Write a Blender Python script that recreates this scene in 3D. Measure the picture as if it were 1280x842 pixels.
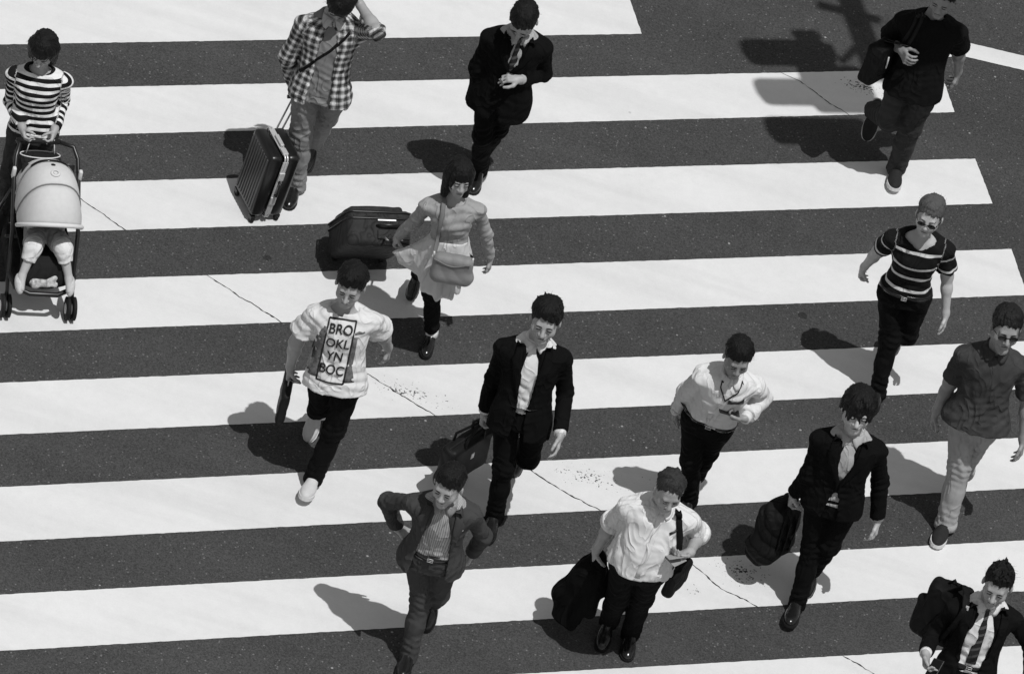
import bpy, bmesh, math, random
import numpy as np
from mathutils import Vector, Matrix
from mathutils.bvhtree import BVHTree

random.seed(7)
rng = np.random.default_rng(7)
for o in list(bpy.data.objects):
    bpy.data.objects.remove(o)
SC = bpy.context.scene
COL = SC.collection

# ---------------------------------------------------------------- camera
PITCH, ROLL, HEIGHT, FOCAL = math.radians(40), math.radians(16.5), 26.5, 8200.0 / 1280 * 36
fwd = Vector((0, math.cos(PITCH), -math.sin(PITCH)))
rgt = Vector((1, 0, 0))
upv = Vector((0, math.sin(PITCH), math.cos(PITCH)))
r2 = rgt * math.cos(ROLL) + upv * math.sin(ROLL)
u2 = upv * math.cos(ROLL) - rgt * math.sin(ROLL)
cam_d = bpy.data.cameras.new('camera')
cam = bpy.data.objects.new('camera', cam_d)
COL.objects.link(cam)
M = Matrix((r2, u2, -fwd)).transposed().to_4x4()
M.translation = Vector((0, -HEIGHT / math.tan(PITCH), HEIGHT))
cam.matrix_world = M
cam_d.sensor_width = 36
cam_d.lens = FOCAL
cam_d.clip_start = 1
cam_d.clip_end = 3000
SC.camera = cam

# ---------------------------------------------------------------- sky, sun, exposure
SUN_EL, SUN_AZ = math.radians(72), math.radians(-49)      # direction towards the sun
tosun = Vector((math.cos(SUN_EL) * math.cos(SUN_AZ), math.cos(SUN_EL) * math.sin(SUN_AZ), math.sin(SUN_EL)))
W = bpy.data.worlds.new('World')
SC.world = W
W.use_nodes = True
nt = W.node_tree
sky = nt.nodes.new('ShaderNodeTexSky')
sky.sky_type = 'NISHITA'
sky.sun_disc = False
sky.sun_elevation = SUN_EL
sky.sun_rotation = math.atan2(tosun.x, tosun.y)
bw = nt.nodes.new('ShaderNodeRGBToBW')                      # the photograph is black and white
nt.links.new(sky.outputs[0], bw.inputs[0])
bg = nt.nodes['Background']
nt.links.new(bw.outputs[0], bg.inputs['Color'])
bg.inputs['Strength'].default_value = 0.10
sun_d = bpy.data.lights.new('sun', 'SUN')
sun_d.energy = 3.05
sun_d.angle = math.radians(0.5)
sun_o = bpy.data.objects.new('sun', sun_d)
COL.objects.link(sun_o)
sun_o.rotation_euler = tosun.to_track_quat('Z', 'Y').to_euler()
sun_o.location = tosun * 60
SC.view_settings.view_transform = 'Standard'
SC.view_settings.look = 'None'
SC.view_settings.exposure = 0.0
SC.view_settings.gamma = 1.0
SC.view_settings.use_curve_mapping = False
SC.render.engine = 'CYCLES'

# ---------------------------------------------------------------- materials (all grey: a monochrome picture)
def new_mat(name):
    m = bpy.data.materials.new(name)
    m.use_nodes = True
    b = m.node_tree.nodes['Principled BSDF']
    return m, m.node_tree, b

def g(v):
    return (v, v, v, 1)

def N(nt, t, **k):
    n = nt.nodes.new(t)
    for a, v in k.items():
        setattr(n, a, v)
    return n

def math_node(nt, op, a, b=None, clamp=False):
    n = nt.nodes.new('ShaderNodeMath')
    n.operation = op
    n.use_clamp = clamp
    for i, v in enumerate((a, b)):
        if v is None:
            continue
        if isinstance(v, (int, float)):
            n.inputs[i].default_value = v
        else:
            nt.links.new(v, n.inputs[i])
    return n.outputs[0]

def mix_val(nt, f, a, b):
    n = nt.nodes.new('ShaderNodeMix')
    n.data_type = 'FLOAT'
    for i, v in ((0, f), (2, a), (3, b)):
        if isinstance(v, (int, float)):
            n.inputs[i].default_value = v
        else:
            nt.links.new(v, n.inputs[i])
    return n.outputs[0]

def noise(nt, vec, scale, detail=3, rough=.5):
    n = nt.nodes.new('ShaderNodeTexNoise')
    n.inputs['Scale'].default_value = scale
    n.inputs['Detail'].default_value = detail
    n.inputs['Roughness'].default_value = rough
    if vec is not None:
        nt.links.new(vec, n.inputs['Vector'])
    return n.outputs[0]

def set_bump(nt, b, height, strength, dist):
    n = nt.nodes.new('ShaderNodeBump')
    n.inputs['Strength'].default_value = strength
    n.inputs['Distance'].default_value = dist
    nt.links.new(height, n.inputs['Height'])
    nt.links.new(n.outputs[0], b.inputs['Normal'])

MATS = {}
def surf(name, base, rough=.8, spec=.3, var=.15, scale=30, bump=.25, bdist=.004, metal=0, coat=0, pattern=None, fine=260, sheen=0):
    """a cloth, leather, skin, plastic or metal surface; pattern(nt) returns a value socket for the colour"""
    if name in MATS:
        return MATS[name]
    m, nt, b = new_mat(name)
    tc = N(nt, 'ShaderNodeTexCoord').outputs['Object']
    n1 = noise(nt, tc, scale, 4)
    n2 = noise(nt, tc, fine, 2)
    v = pattern(nt) if pattern else base
    fac = math_node(nt, 'ADD', math_node(nt, 'MULTIPLY', math_node(nt, 'SUBTRACT', n1, .5), var * 2), 1.0)
    fac = math_node(nt, 'MULTIPLY', fac, math_node(nt, 'ADD', math_node(nt, 'MULTIPLY', math_node(nt, 'SUBTRACT', n2, .5), var), 1.0))
    val = math_node(nt, 'MULTIPLY', v, fac)
    nt.links.new(val, b.inputs['Base Color'])
    b.inputs['Roughness'].default_value = rough
    b.inputs['Specular IOR Level'].default_value = spec
    b.inputs['Metallic'].default_value = metal
    b.inputs['Coat Weight'].default_value = coat
    b.inputs['Sheen Weight'].default_value = sheen
    soft_cloth = any(k in name for k in ('cloth', 'denim', 'knit', 'jersey', 'nylon'))
    if soft_cloth:                              # sharp wandering creases where loose cloth has buckled
        mp = N(nt, 'ShaderNodeMapping'); mp.inputs['Scale'].default_value = (1, 1, .55); mp.inputs['Rotation'].default_value = (.5, .35, .4)
        nt.links.new(tc, mp.inputs[0])
        cr = N(nt, 'ShaderNodeTexNoise'); cr.inputs['Scale'].default_value = 9.5; cr.inputs['Detail'].default_value = 1.5; cr.inputs['Distortion'].default_value = 1.1
        nt.links.new(mp.outputs[0], cr.inputs['Vector'])
        r1 = math_node(nt, 'ABSOLUTE', math_node(nt, 'SUBTRACT', cr.outputs[0], .5))
        r1 = math_node(nt, 'POWER', math_node(nt, 'MULTIPLY', r1, 3.0, True), .6)
        h_ = math_node(nt, 'ADD', math_node(nt, 'MULTIPLY', r1, -1.0), math_node(nt, 'MULTIPLY', n2, .05))
        set_bump(nt, b, h_, .75, .014)
    elif bump:
        set_bump(nt, b, math_node(nt, 'ADD', n1, math_node(nt, 'MULTIPLY', n2, .25)), bump, bdist)
    MATS[name] = m
    return m

def pat_axis(nt, axis):
    a = N(nt, 'ShaderNodeAttribute')
    a.attribute_name = 'cloth'
    s = N(nt, 'ShaderNodeSeparateXYZ')
    nt.links.new(a.outputs['Vector'], s.inputs[0])
    return s.outputs[axis]

def band(nt, x, period, duty, off=0.0):
    f = math_node(nt, 'FRACT', math_node(nt, 'ADD', math_node(nt, 'DIVIDE', x, period), off))
    return math_node(nt, 'LESS_THAN', f, duty)

def stripes_pat(dark, light, period, duty, axis=1, off=0.0):
    def f(nt):
        return mix_val(nt, band(nt, pat_axis(nt, axis), period, duty, off), dark, light)
    return f

def plaid_pat(nt):
    x, y = pat_axis(nt, 0), pat_axis(nt, 1)
    v = None
    for ax in (x, y):
        b1 = math_node(nt, 'MULTIPLY', band(nt, ax, .047, .46), .5)
        b2 = math_node(nt, 'MULTIPLY', band(nt, ax, .047, .10, .27), -.36)
        b3 = math_node(nt, 'MULTIPLY', band(nt, ax, .047, .08, .78), .4)
        t = math_node(nt, 'ADD', math_node(nt, 'ADD', b1, b2), b3)
        v = t if v is None else math_node(nt, 'ADD', v, t)
    n = math_node(nt, 'POWER', math_node(nt, 'MULTIPLY', math_node(nt, 'ADD', v, .72), .52), 2.6, True)
    return math_node(nt, 'ADD', math_node(nt, 'MULTIPLY', n, .62), .014)

SKIN = surf('skin', .34, .5, .4, .12, 18, .12, .002)
SKIN_TAN = surf('tanned_skin', .26, .5, .4, .12, 18, .12, .002)
SKIN_PALE = surf('pale_skin', .44, .5, .4, .1, 18, .12, .002)
EYE = surf('eye_dark', .012, .25, .5, 0, 20, 0)
LIP = surf('lip', .09, .5, .3, .1, 60, 0)
def hair_mat(name, base, rough=.38):
    if name in MATS: return MATS[name]
    m, nt, b = new_mat(name)
    tc = N(nt, 'ShaderNodeTexCoord').outputs['Object']
    mp = N(nt, 'ShaderNodeMapping'); mp.inputs['Scale'].default_value = (1, 1, .22)
    nt.links.new(tc, mp.inputs[0])
    n1 = noise(nt, mp.outputs[0], 150, 3, .6)
    n2 = noise(nt, tc, 35, 2)
    v = math_node(nt, 'MULTIPLY', base, math_node(nt, 'ADD', math_node(nt, 'MULTIPLY', n1, 1.3), .35))
    nt.links.new(v, b.inputs['Base Color'])
    b.inputs['Roughness'].default_value = rough
    b.inputs['Specular IOR Level'].default_value = .22
    set_bump(nt, b, math_node(nt, 'ADD', n1, math_node(nt, 'MULTIPLY', n2, .6)), .75, .010)
    MATS[name] = m
    return m
HAIR = hair_mat('black_hair', .0050, .5)
HAIR_ASH = hair_mat('ash_hair', .085, .55)
HAIR_GREY = hair_mat('greying_hair', .030, .5)
HAIR_BROWN = hair_mat('brown_hair', .011, .48)
SUIT = surf('black_suit_cloth', .0055, .9, .06, .25, 14, .3, .004)
SUIT2 = surf('dark_suit_cloth', .007, .9, .06, .25, 14, .3, .004)
TROUSER = surf('black_trouser_cloth', .0065, .88, .07, .3, 12, .35, .005)
DENIM = surf('dark_denim', .034, .85, .15, .35, 16, .35, .004)
GREYSUIT = surf('charcoal_suit_cloth', .050, .88, .12, .18, 14, .3, .004)
WHITE = surf('white_shirt_cloth', .67, .85, .15, .05, 24, .3, .004)
PALEGREY = surf('pale_grey_shirt_cloth', .38, .85, .15, .06, 24, .3, .004)
HEATHER = surf('heather_grey_cloth', .31, .9, .15, .16, 60, .3, .004)
SKIRT = surf('pale_skirt_cloth', .56, .9, .15, .08, 20, .3, .004)
GREYTEE = surf('grey_tee_cloth', .19, .9, .15, .12, 30, .3, .004)
DARKPOLO = surf('dark_grey_polo_cloth', .050, .9, .12, .5, 10, .3, .004)
BLACKTEE = surf('black_tee_cloth', .006, .9, .1, .2, 14, .3, .004)
KHAKI = surf('khaki_cloth', .22, .9, .15, .14, 16, .35, .005)
CHINO = surf('pale_chino_cloth', .32, .9, .15, .14, 16, .35, .005)
LEATHER = surf('polished_black_leather', .010, .22, .5, .2, 30, .08, .002)
BAGLEATHER = surf('black_bag_leather', .008, .55, .18, .25, 22, .2, .004)
NYLON = surf('black_nylon', .007, .7, .12, .25, 22, .45, .006)
RUBBER = surf('black_rubber', .014, .7, .2, .2, 30, .1)
WHITERUBBER = surf('white_rubber', .62, .6, .3, .08, 40, .1)
SNEAKER = surf('white_sneaker_canvas', .55, .8, .2, .1, 40, .25)
DARKSNEAKER = surf('dark_sneaker_suede', .020, .8, .2, .3, 40, .25)
PRINT = surf('shirt_print_ink', .030, .9, .1, .5, 70, 0)
PRINTGREY = surf('faded_print_ink', .14, .9, .1, .9, 45, 0, fine=120)
METAL = surf('bright_metal', .66, .36, .5, .1, 40, .05, metal=.45)
PLASTIC = surf('black_plastic', .010, .35, .5, .15, 40, .05)
LENS = surf('dark_lens', .004, .06, .6, 0, 20, 0)
TIE = surf('striped_tie_silk', .02, .45, .4, .1, 60, .1, pattern=stripes_pat(.012, .075, .052, .35, 1))
STRIPETOP = surf('striped_knit', .5, .9, .15, .05, 40, .25, pattern=stripes_pat(.010, .72, .046, .45, 1))
PINSTRIPE = surf('pinstriped_shirt_cloth', .4, .85, .15, .05, 30, .3, pattern=stripes_pat(.38, .17, .017, .30, 0))
PLAID = surf('plaid_shirt_cloth', .3, .9, .15, .08, 40, .3, pattern=plaid_pat)

# ---------------------------------------------------------------- implicit surfaces, meshed sparsely
A = lambda *v: np.array(v, float)
def unit(v):
    v = np.asarray(v, float)
    return v / (np.linalg.norm(v) + 1e-12)

def smin(a, b, k):
    if k <= 0:
        return np.minimum(a, b)
    h = np.clip(.5 + .5 * (b - a) / k, 0, 1)
    return b + (a - b) * h - k * h * (1 - h)

def f_rc(a, b, ra, rb):
    a = np.asarray(a, float); b = np.asarray(b, float)
    ba = b - a; L2 = ba @ ba + 1e-12
    def f(P):
        pa = P - a
        t = np.clip(pa @ ba / L2, 0, 1)
        d = pa - t[:, None] * ba
        return np.sqrt(np.einsum('ij,ij->i', d, d)) - (ra + (rb - ra) * t)
    return f, (a + b) / 2, math.sqrt(L2) / 2 + max(ra, rb)

def f_ell(c, ax, r):
    c = np.asarray(c, float); ax = np.asarray(ax, float); r = np.asarray(r, float)
    def f(P):
        q = (P - c) @ ax.T
        k0 = np.sqrt(((q / r) ** 2).sum(1)); k1 = np.sqrt(((q / r ** 2) ** 2).sum(1)) + 1e-9
        return k0 * (k0 - 1) / k1
    return f, c, float(r.max())

def f_box(c, ax, hs, rad):
    c = np.asarray(c, float); ax = np.asarray(ax, float); hs = np.asarray(hs, float) - rad
    def f(P):
        q = np.abs((P - c) @ ax.T) - hs
        return np.sqrt((np.maximum(q, 0) ** 2).sum(1)) + np.minimum(q.max(1), 0) - rad
    return f, c, float(np.linalg.norm(hs) + rad)

def f_plane(p, n):
    p = np.asarray(p, float); n = unit(n)
    return lambda P: (P - p) @ n

class Field:
    def __init__(self):
        self.ops = []; self.post = None
    def add(self, prim, k=.02, op='u'):
        self.ops.append((op, prim, k)); return self
    def rc(self, a, b, ra, rb, k=.02, op='u'):
        return self.add(f_rc(a, b, ra, rb), k, op)
    def ell(self, c, ax, r, k=.02, op='u'):
        return self.add(f_ell(c, ax, r), k, op)
    def box(self, c, ax, hs, rad=.01, k=.01, op='u'):
        return self.add(f_box(c, ax, hs, rad), k, op)
    def cut(self, fn, k=0):
        self.ops.append(('i', (fn, None, None), k)); return self
    def sub(self, field, k=.02):
        self.ops.append(('u', (field, None, None), k)); return self
    def __call__(self, P):
        d = np.full(len(P), 1.0)
        for op, (fn, c, R), k in self.ops:
            if op == 'i':
                d = np.maximum(d, fn(P)) if k <= 0 else -smin(-d, -fn(P), k); continue
            if c is None:
                e = fn(P)
                d = smin(d, e, k); continue
            low = np.sqrt(((P - c) ** 2).sum(1)) - R
            m = low < .09
            if op == 'u':
                far = ~m
                d[far] = np.minimum(d[far], np.maximum(low[far], .04))
            if m.any():
                e = fn(P[m])
                d[m] = smin(d[m], e, k) if op == 'u' else -smin(-d[m], e, k)
        if self.post is not None:
            near = np.abs(d) < .05
            if near.any():
                d[near] += self.post(P[near])
        return d

OFF8 = np.array([(i, j, k) for i in (0, 1) for j in (0, 1) for k in (0, 1)], np.int64)
EDGES = [(a, b) for a in range(8) for b in range(a + 1, 8) if np.abs(OFF8[a] - OFF8[b]).sum() == 1]
BIG = 1 << 20
def key(I):
    return (I[:, 0] * BIG + I[:, 1]) * BIG + I[:, 2]

def mesh_field(F, lo, hi, res, smooth=1):
    lo = np.asarray(lo, float) - .03; hi = np.asarray(hi, float) + .03
    n = np.ceil((hi - lo) / (res * 8)).astype(int)
    I = np.stack(np.meshgrid(*[np.arange(v) for v in n], indexing='ij'), -1).reshape(-1, 3).astype(np.int64)
    s = 8
    while True:
        c = lo + (I + .5) * res * s
        d = F(c)
        I = I[np.abs(d) < res * s * 1.15 + .008]
        if s == 1: break
        I = (I[:, None, :] * 2 + OFF8[None]).reshape(-1, 3)
        s //= 2
    C = (I[:, None, :] + OFF8[None]).reshape(-1, 3)
    kc = key(C)
    uk, first, inv = np.unique(kc, return_index=True, return_inverse=True)
    vals = F(lo + C[first] * res)
    inv = inv.reshape(-1, 8)
    D = vals[inv]
    ins = D < 0
    m = ins.any(1) & ~ins.all(1)
    I, D = I[m], D[m]
    if len(I) == 0:
        return np.zeros((0, 3)), np.zeros((0, 4), int)
    acc = np.zeros((len(I), 3)); cnt = np.zeros(len(I))
    for a, b in EDGES:
        x = (D[:, a] < 0) != (D[:, b] < 0)
        t = D[x, a] / (D[x, a] - D[x, b])
        acc[x] += OFF8[a] + t[:, None] * (OFF8[b] - OFF8[a]); cnt[x] += 1
    V = lo + (I + acc / cnt[:, None]) * res
    k = key(I); order = np.argsort(k); ks = k[order]
    def look(J):
        q = key(J); p = np.searchsorted(ks, q); p[p >= len(ks)] = 0
        return np.where(ks[p] == q, order[p], -1)
    faces = []
    for ax in range(3):
        b, c = (ax + 1) % 3, (ax + 2) % 3
        far = [0, 0, 0]; far[ax] = 1
        i1 = int(np.where((OFF8 == far).all(1))[0][0])
        s0, s1 = D[:, 0] < 0, D[:, i1] < 0
        x = s0 != s1
        J = I[x]; flip = s0[x]
        eb = np.zeros(3, np.int64); eb[b] = 1
        ec = np.zeros(3, np.int64); ec[c] = 1
        q = np.stack([look(J), look(J - eb), look(J - eb - ec), look(J - ec)], 1)
        ok = (q >= 0).all(1)
        q, fl = q[ok], flip[ok]
        q[~fl] = q[~fl][:, ::-1]
        faces.append(q)
    Fq = np.concatenate(faces)
    for _ in range(smooth):
        acc = np.zeros_like(V); cnt = np.zeros(len(V))
        for i in range(4):
            for j in ((i + 1) % 4, (i + 3) % 4):
                np.add.at(acc, Fq[:, i], V[Fq[:, j]]); np.add.at(cnt, Fq[:, i], 1)
        ok = cnt > 0
        V[ok] = V[ok] * .5 + .5 * acc[ok] / cnt[ok, None]
    return V, Fq

def mesh_obj(name, V, faces, mat, parent=None, origin=(0, 0, 0), smooth=True, attr=None):
    """link one mesh object; V in world coordinates, stored relative to origin"""
    me = bpy.data.meshes.new(name)
    V = np.asarray(V, float) - np.asarray(origin, float)
    if isinstance(faces, np.ndarray) and len(faces):
        nq, w = faces.shape
        me.vertices.add(len(V)); me.vertices.foreach_set('co', V.astype(np.float32).ravel())
        me.loops.add(nq * w); me.loops.foreach_set('vertex_index', faces.astype(np.int32).ravel())
        me.polygons.add(nq); me.polygons.foreach_set('loop_start', np.arange(0, nq * w, w, dtype=np.int32))
        me.update(calc_edges=True)
    else:
        me.from_pydata([tuple(v) for v in V], [], [tuple(f) for f in faces])
    me.validate()
    me.polygons.foreach_set('use_smooth', [smooth] * len(me.polygons))
    if attr is not None and len(me.vertices) == len(attr):
        a = me.attributes.new('cloth', 'FLOAT_VECTOR', 'POINT')
        a.data.foreach_set('vector', np.asarray(attr, np.float32).ravel())
    if isinstance(mat, (list, tuple)):
        for q in mat: me.materials.append(q)
    else:
        me.materials.append(mat)
    o = bpy.data.objects.new(name, me)
    COL.objects.link(o)
    if parent is not None:
        o.parent = parent
    else:
        o.location = origin
    return o

def tag(o, label=None, cat=None, group=None, kind=None):
    if label: o['label'] = label
    if cat: o['category'] = cat
    if group: o['group'] = group
    if kind: o['kind'] = kind
    return o

def thing(name, label, cat, loc, group=None):
    o = bpy.data.objects.new(name, None)
    COL.objects.link(o)
    o.location = tuple(loc)
    o.empty_display_size = .2
    return tag(o, label, cat, group)

class MB:
    """collects bars, tubes, boxes and sheets (world coordinates) into one mesh"""
    def __init__(self):
        self.V = []; self.F = []
    def _add(self, V, F):
        n = len(self.V); self.V += [tuple(v) for v in V]; self.F += [tuple(i + n for i in f) for f in F]; return self
    def box(self, c, ax, hs, bev=.0):
        c = np.asarray(c, float); ax = np.asarray(ax, float); hs = np.asarray(hs, float)
        if bev <= 0:
            V = [c + sum(ax[i] * hs[i] * s[i] for i in range(3)) for s in [(a, b, d) for a in (-1, 1) for b in (-1, 1) for d in (-1, 1)]]
            return self._add(V, [(0, 1, 3, 2), (4, 6, 7, 5), (0, 4, 5, 1), (2, 3, 7, 6), (0, 2, 6, 4), (1, 5, 7, 3)])
        bm = bmesh.new(); bmesh.ops.create_cube(bm, size=2)
        for v in bm.verts: v.co = Vector((v.co.x * hs[0], v.co.y * hs[1], v.co.z * hs[2]))
        bmesh.ops.bevel(bm, geom=list(bm.edges), offset=min(bev, min(hs) * .95), segments=2, affect='EDGES', profile=.5)
        bm.verts.index_update()
        V = [c + ax[0] * v.co.x + ax[1] * v.co.y + ax[2] * v.co.z for v in bm.verts]
        Fs = [[v.index for v in f.verts] for f in bm.faces]; bm.free()
        return self._add(V, Fs)
    def tube(self, pts, r, n=8, flat=None, closed=False):
        P = [np.asarray(p, float) for p in pts]; rs = r if isinstance(r, (list, tuple)) else [r] * len(P)
        V = []; F = []; ref = None
        for i, p in enumerate(P):
            d = unit((P[(i + 1) % len(P)] if closed or i + 1 < len(P) else P[i]) - (P[i - 1] if closed or i > 0 else P[i]))
            if ref is None: ref = unit(np.cross(d, A(.31, .2, .93) if abs(d[2]) < .9 else A(1, .1, 0)))
            ref = unit(ref - d * (ref @ d)); b = np.cross(d, ref)
            for k in range(n):
                a = 2 * math.pi * k / n
                V.append(p + rs[i] * (ref * math.cos(a) + b * math.sin(a) * (flat or 1)))
        m = len(P)
        for i in range(m if closed else m - 1):
            for k in range(n):
                j = (i + 1) % m
                F.append((i * n + k, i * n + (k + 1) % n, j * n + (k + 1) % n, j * n + k))
        if not closed:
            F.append(tuple(range(n - 1, -1, -1))); F.append(tuple((m - 1) * n + k for k in range(n)))
        return self._add(V, F)
    def sheet(self, G, Gi):
        """solid sheet from an outer and an inner grid of points, shape (a, b, 3)"""
        G = np.asarray(G); Gi = np.asarray(Gi); a, b = G.shape[:2]
        V = list(G.reshape(-1, 3)) + list(Gi.reshape(-1, 3)); o = a * b; F = []
        for i in range(a - 1):
            for j in range(b - 1):
                q = (i * b + j, i * b + j + 1, (i + 1) * b + j + 1, (i + 1) * b + j)
                F.append(q); F.append(tuple(o + t for t in q[::-1]))
        ring = [j for j in range(b)] + [i * b + b - 1 for i in range(1, a)] + [(a - 1) * b + j for j in range(b - 2, -1, -1)] + [i * b for i in range(a - 2, 0, -1)]
        for i in range(len(ring)):
            p, q = ring[i], ring[(i + 1) % len(ring)]
            F.append((q, p, o + p, o + q))
        return self._add(V, F)
    def lathe(self, c, axis, prof, n=20):
        axis = unit(axis); r = unit(np.cross(axis, A(.3, .9, .1) if abs(axis[0]) > .5 else A(1, .1, .1))); b = np.cross(axis, r)
        V = []; F = []
        for (rad, hgt) in prof:
            for k in range(n):
                a = 2 * math.pi * k / n
                V.append(np.asarray(c) + axis * hgt + rad * (r * math.cos(a) + b * math.sin(a)))
        for i in range(len(prof) - 1):
            for k in range(n):
                F.append((i * n + k, i * n + (k + 1) % n, (i + 1) * n + (k + 1) % n, (i + 1) * n + k))
        F.append(tuple(range(n - 1, -1, -1))); F.append(tuple((len(prof) - 1) * n + k for k in range(n)))
        return self._add(V, F)
    def ell(self, c, ax, r, n=12):
        V = []; F = []; ax = np.asarray(ax, float); m = n // 2
        for i in range(m + 1):
            th = math.pi * i / m
            for k in range(n):
                a = 2 * math.pi * k / n
                q = A(math.sin(th) * math.cos(a) * r[0], math.sin(th) * math.sin(a) * r[1], math.cos(th) * r[2])
                V.append(np.asarray(c) + q @ ax)
        for i in range(m):
            for k in range(n):
                F.append((i * n + k, (i + 1) * n + k, (i + 1) * n + (k + 1) % n, i * n + (k + 1) % n))
        return self._add(V, F)
    def build(self, name, mat, parent=None, origin=(0, 0, 0), smooth=False, attr=None):
        o = mesh_obj(name, np.array(self.V), self.F, mat, parent, origin, smooth, attr)
        bm = bmesh.new(); bm.from_mesh(o.data)
        bmesh.ops.recalc_face_normals(bm, faces=bm.faces)
        bm.to_mesh(o.data); bm.free()
        return o
def field_obj(name, F, lo, hi, res, mat, parent=None, origin=(0, 0, 0), attr=None, smooth=1):
    V, Q = mesh_field(F, lo, hi, res, smooth)
    return mesh_obj(name, V, Q, mat, parent, origin, True, attr(V) if attr else None), V, Q

def fold_noise(P, seed, freq=55.0):
    r = np.random.default_rng(seed)
    D = r.normal(size=(8, 3)); D /= np.linalg.norm(D, axis=1)[:, None]
    ph = r.uniform(0, 6.28, 8)
    q = P * freq
    w = np.sin(q @ D[0] * .35 + ph[0]) * 1.6 + np.sin(q @ D[1] * .5 + ph[1])
    a = np.sin(q @ D[2] + w + ph[2]); b = np.sin(q @ D[3] * 1.7 + 1.3 * w + ph[3]); c = np.sin(q @ D[4] * .5 + ph[4] + .5 * w)
    return (1 - 2 * np.abs(a)) * .55 + b * .2 + c * .45

# ---------------------------------------------------------------- road and painted crossing
def asphalt_mat():
    m, nt, b = new_mat('asphalt')
    tc = N(nt, 'ShaderNodeTexCoord').outputs['Object']
    big = noise(nt, tc, .9, 5, .6)
    mid_ = noise(nt, tc, 7, 4, .6)
    grain = noise(nt, tc, 62, 3, .7)
    v = N(nt, 'ShaderNodeTexVoronoi'); v.inputs['Scale'].default_value = 70
    nt.links.new(tc, v.inputs['Vector'])
    sep = N(nt, 'ShaderNodeSeparateXYZ'); nt.links.new(v.outputs['Color'], sep.inputs[0])
    pale = math_node(nt, 'MULTIPLY', math_node(nt, 'GREATER_THAN', sep.outputs[0], .965), math_node(nt, 'LESS_THAN', v.outputs['Distance'], .42))
    v2 = N(nt, 'ShaderNodeTexVoronoi'); v2.inputs['Scale'].default_value = 150
    nt.links.new(tc, v2.inputs['Vector'])
    sep2 = N(nt, 'ShaderNodeSeparateXYZ'); nt.links.new(v2.outputs['Color'], sep2.inputs[0])
    gr2 = math_node(nt, 'MULTIPLY', math_node(nt, 'SUBTRACT', sep2.outputs[0], .5), .034)
    v3 = N(nt, 'ShaderNodeTexVoronoi'); v3.inputs['Scale'].default_value = 11
    nt.links.new(tc, v3.inputs['Vector'])
    sep3 = N(nt, 'ShaderNodeSeparateXYZ'); nt.links.new(v3.outputs['Color'], sep3.inputs[0])
    bright = math_node(nt, 'MULTIPLY', math_node(nt, 'GREATER_THAN', sep3.outputs[0], .90), math_node(nt, 'LESS_THAN', v3.outputs['Distance'], .085))
    v4 = N(nt, 'ShaderNodeTexVoronoi'); v4.inputs['Scale'].default_value = 1.1
    nt.links.new(tc, v4.inputs['Vector'])
    gum = math_node(nt, 'LESS_THAN', math_node(nt, 'ADD', v4.outputs['Distance'], math_node(nt, 'MULTIPLY', mid_, .03)), .052)
    c = math_node(nt, 'ADD', .035, math_node(nt, 'MULTIPLY', big, .020))
    c = math_node(nt, 'ADD', c, math_node(nt, 'MULTIPLY', mid_, .018))
    c = math_node(nt, 'ADD', c, math_node(nt, 'MULTIPLY', math_node(nt, 'SUBTRACT', grain, .5), .070))
    c = math_node(nt, 'ADD', c, gr2)
    c = math_node(nt, 'ADD', c, math_node(nt, 'MULTIPLY', pale, .085))
    c = math_node(nt, 'ADD', c, math_node(nt, 'MULTIPLY', bright, .22))
    mp = N(nt, 'ShaderNodeMapping'); mp.inputs['Rotation'].default_value = (0, 0, math.radians(-27)); mp.inputs['Scale'].default_value = (.18, 2.2, 1)
    nt.links.new(tc, mp.inputs[0])
    wheel_ = noise(nt, mp.outputs[0], .8, 4, .6)
    c = math_node(nt, 'MULTIPLY', c, math_node(nt, 'ADD', .70, math_node(nt, 'MULTIPLY', wheel_, .60)))
    c = math_node(nt, 'MULTIPLY', c, math_node(nt, 'SUBTRACT', 1, math_node(nt, 'MULTIPLY', gum, .45)))
    nt.links.new(math_node(nt, 'MAXIMUM', c, .008), b.inputs['Base Color'])
    b.inputs['Roughness'].default_value = .9
    b.inputs['Specular IOR Level'].default_value = .2
    set_bump(nt, b, math_node(nt, 'ADD', grain, sep2.outputs[0]), .5, .004)
    return m

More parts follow.
